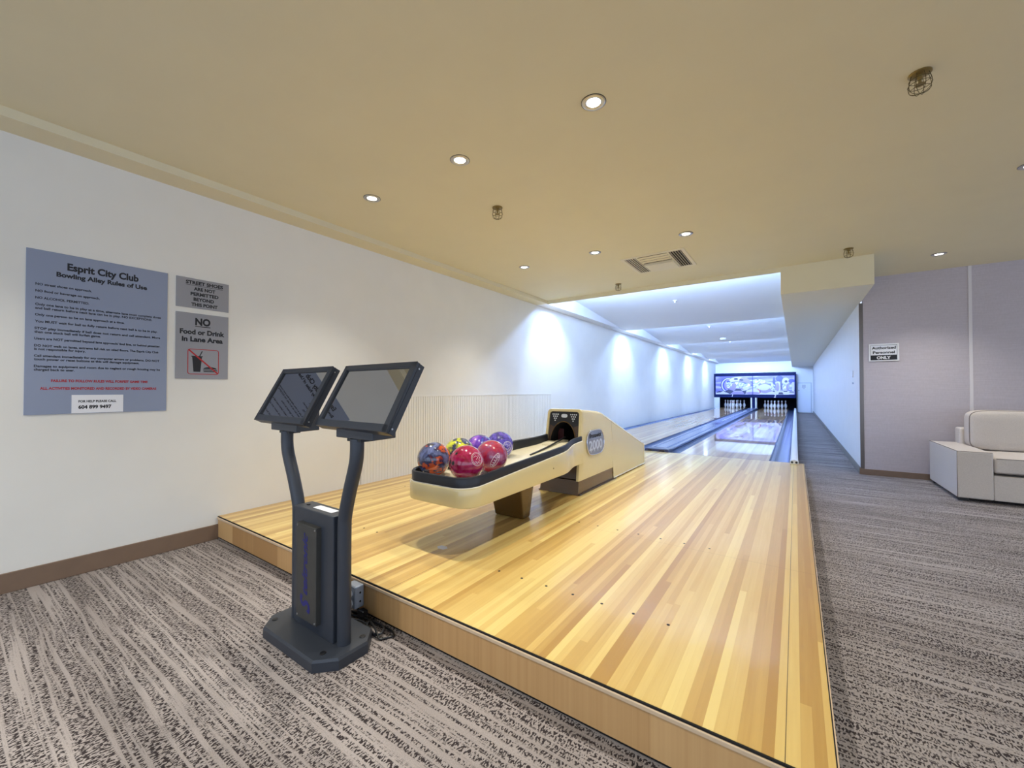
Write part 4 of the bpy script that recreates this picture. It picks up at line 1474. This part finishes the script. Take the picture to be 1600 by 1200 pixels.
# ------------------------------------------------------------------ far door, switches
def build_far_end():
    r = MB().box(0.085, 0.575, ENDY - 0.012, ENDY, 0.004, 1.362).build('door_1', M['door'], bevel=0.002)
    struct(r, 'low white access door at the end of the aisle')
    fr = MB()
    fr.box(0.05, 0.085, ENDY - 0.03, ENDY, 0.0, 1.395); fr.box(0.575, 0.61, ENDY - 0.03, ENDY, 0.0, 1.395); fr.box(0.085, 0.575, ENDY - 0.03, ENDY, 1.362, 1.395)
    fr.build('door_frame', M['grey_frame'], r)
    hd = MB().lathe([(0.03, 0.0), (0.03, -0.012), (0.012, -0.016), (0.012, -0.04), (0.028, -0.05), (0.028, -0.07), (0.0, -0.075)], (0.125, ENDY - 0.012, 1.03), 18, True, False, axis='Y')
    hd.build('door_handle', M['steel'], r, smooth=40)
    n = MB().box(0.225, 0.41, ENDY - 0.0145, ENDY - 0.0125, 1.09, 1.31).build('door_notice', M['paper'])
    tag(n, 'white paper notice taped on the far white door', 'notice')
    t = MB()
    for k in range(5):
        t.box(0.245, 0.39, ENDY - 0.0152, ENDY - 0.0145, 1.275 - 0.03 * k, 1.29 - 0.03 * k)
    t.box(0.27, 0.36, ENDY - 0.0152, ENDY - 0.0145, 1.10, 1.125)
    t.build('printed_lines', M['grey_print'], n)
    # fittings on the aisle wall
    m = MB().box(AISLE - 0.012, AISLE, 7.38, 7.46, 1.235, 1.325)
    tag(m.build('thermostat', M['white'], bevel=0.003), 'small white thermostat on the aisle wall, the upper fitting', 'thermostat')
    m = MB().box(AISLE - 0.008, AISLE, 7.38, 7.46, 1.14, 1.165)
    tag(m.build('wall_switch', M['grey_print'], bevel=0.002), 'small grey switch on the aisle wall under the thermostat', 'switch')


# ------------------------------------------------------------------ sofa
def build_sofa():
    x0, x1 = 1.262, 3.42
    yf, yb = 5.645, 6.62
    r = root('sofa', ((x0 + x1) / 2, 6.1, 0.0), 'oatmeal fabric sofa with wide block arms against the woven wall', 'sofa')

    def rounded(name, x0, x1, y0, y1, z0, z1, bev, mat_=None, crown=0.0, lean=0.0):
        m = MB()
        nx, ny = 8, 6
        def top(u, v):
            return crown * (1 - (2 * u - 1) ** 2) * (1 - (2 * v - 1) ** 2)
        ring = []
        # grid on top, bottom plain
        vs_, fs = [], []
        for j in range(ny + 1):
            for i in range(nx + 1):
                u, v = i / nx, j / ny
                vs_.append((x0 + (x1 - x0) * u, y0 + (y1 - y0) * v + lean, z1 + top(u, v)))
        for j in range(ny):
            for i in range(nx):
                a = j * (nx + 1) + i
                fs.append((a, a + 1, a + nx + 2, a + nx + 1))
        o = len(vs_)
        for j in range(ny + 1):
            for i in range(nx + 1):
                u, v = i / nx, j / ny
                vs_.append((x0 + (x1 - x0) * u, y0 + (y1 - y0) * v, z0))
        for j in range(ny):
            for i in range(nx):
                a = o + j * (nx + 1) + i
                fs.append((a, a + nx + 1, a + nx + 2, a + 1))
        for i in range(nx):
            a, b = i, o + i
            fs.append((a, b, b + 1, a + 1))
            a, b = ny * (nx + 1) + i, o + ny * (nx + 1) + i
            fs.append((a, a + 1, b + 1, b))
        for j in range(ny):
            a, b = j * (nx + 1), o + j * (nx + 1)
            fs.append((a, a + nx + 1, b + nx + 1, b))
            a, b = a + nx, b + nx
            fs.append((a, b, b + nx + 1, a + nx + 1))
        m.add(vs_, fs)
        return m.build(name, mat_ or M['sofa'], r, smooth=60, bevel=bev, segs=4)

    def piping(parent, pts, rad=0.0035):
        MB().tube(pts, rad, 6).build('piping', M['piping'], parent, smooth=60)
    for a, b in ((x0, x0 + 0.238), (x1 - 0.238, x1)):
        arm = rounded('arm', a, b, yf, yb, 0.03, 0.474, 0.014, crown=0.004)
        e = 0.005
        piping(arm, [(a + e, yb, 0.472), (a + e, yf + e, 0.472), (a + e, yf + e, 0.035)])
        piping(arm, [(a + e, yf + e, 0.472), (b - e, yf + e, 0.472)], 0.0025)
    rounded('base', x0 + 0.24, x1 - 0.24, yf + 0.012, yb, 0.03, 0.262, 0.008)
    rounded('back_frame', x0 + 0.205, x1 - 0.205, 6.44, yb, 0.26, 0.645, 0.02)
    mid = (x0 + x1) / 2
    for a, b in ((x0 + 0.243, mid - 0.003), (mid + 0.003, x1 - 0.243)):
        c = rounded('seat_cushion', a, b, yf + 0.005, 6.40, 0.283, 0.428, 0.022, crown=0.012)
        for zz in (0.292, 0.420):
            piping(c, [(a + 0.012, yf + 0.008, zz), (b - 0.012, yf + 0.008, zz)], 0.003)
    for a, b in ((x0 + 0.225, mid - 0.004), (mid + 0.004, x1 - 0.225)):
        m = MB()
        cxm, hwx = (a + b) / 2, (b - a) / 2
        zc, hz = 0.642, 0.205
        n = 44

        def rr(sc, y, dz=0.0):
            out = []
            for k in range(n):
                t = 2 * math.pi * k / n
                cx_, sz_ = math.cos(t), math.sin(t)
                out.append((cxm + hwx * sc * math.copysign(abs(cx_) ** 0.28, cx_), y, zc + dz + hz * sc * math.copysign(abs(sz_) ** 0.28, sz_)))
            return out
        lean = 0.0
        m.loft([rr(0.5, 6.212), rr(0.80, 6.216), rr(0.93, 6.228), rr(0.985, 6.245), rr(1.0, 6.27), rr(1.0, 6.38), rr(0.985, 6.42), rr(0.93, 6.435)], True, True, True)
        c = m.build('back_cushion', M['sofa'], r, smooth=60)
        MB().tube(rr(0.99, 6.246), 0.0035, 6, closed=True).build('piping', M['piping'], c, smooth=60)
    f = [(x0 + 0.05, yf + 0.05), (x1 - 0.05, yf + 0.05), (x0 + 0.05, yb - 0.05), (x1 - 0.05, yb - 0.05)]
    for x, y in f:
        MB().box(x - 0.03, x + 0.03, y - 0.03, y + 0.03, 0.0, 0.031).build('foot', M['dark_foot'], r)


M['edge_wood'] = mat('pale_wood_nosing', rgb(205, 180, 148), 0.45, noise=0.05, nscale=20)
M['plate'] = mat('worn_charcoal_plate', rgb(56, 56, 54), 0.5, noise=0.12, nscale=25)
M['grey_frame'] = mat('pale_grey_frame', rgb(190, 196, 206), 0.5)
M['grey_print'] = mat('grey_print', rgb(150, 156, 168), 0.6)

build_room()
build_lights()
build_approach()
build_lanes()
build_masking()
build_pins()
build_ball_return()
build_balls()
build_painted_light_patch()
build_kiosk()
build_outlet()
build_signs()
build_ceiling_fittings()
build_far_end()
build_sofa()

for o in bpy.data.objects:
    if '_org' in o:
        del o['_org']
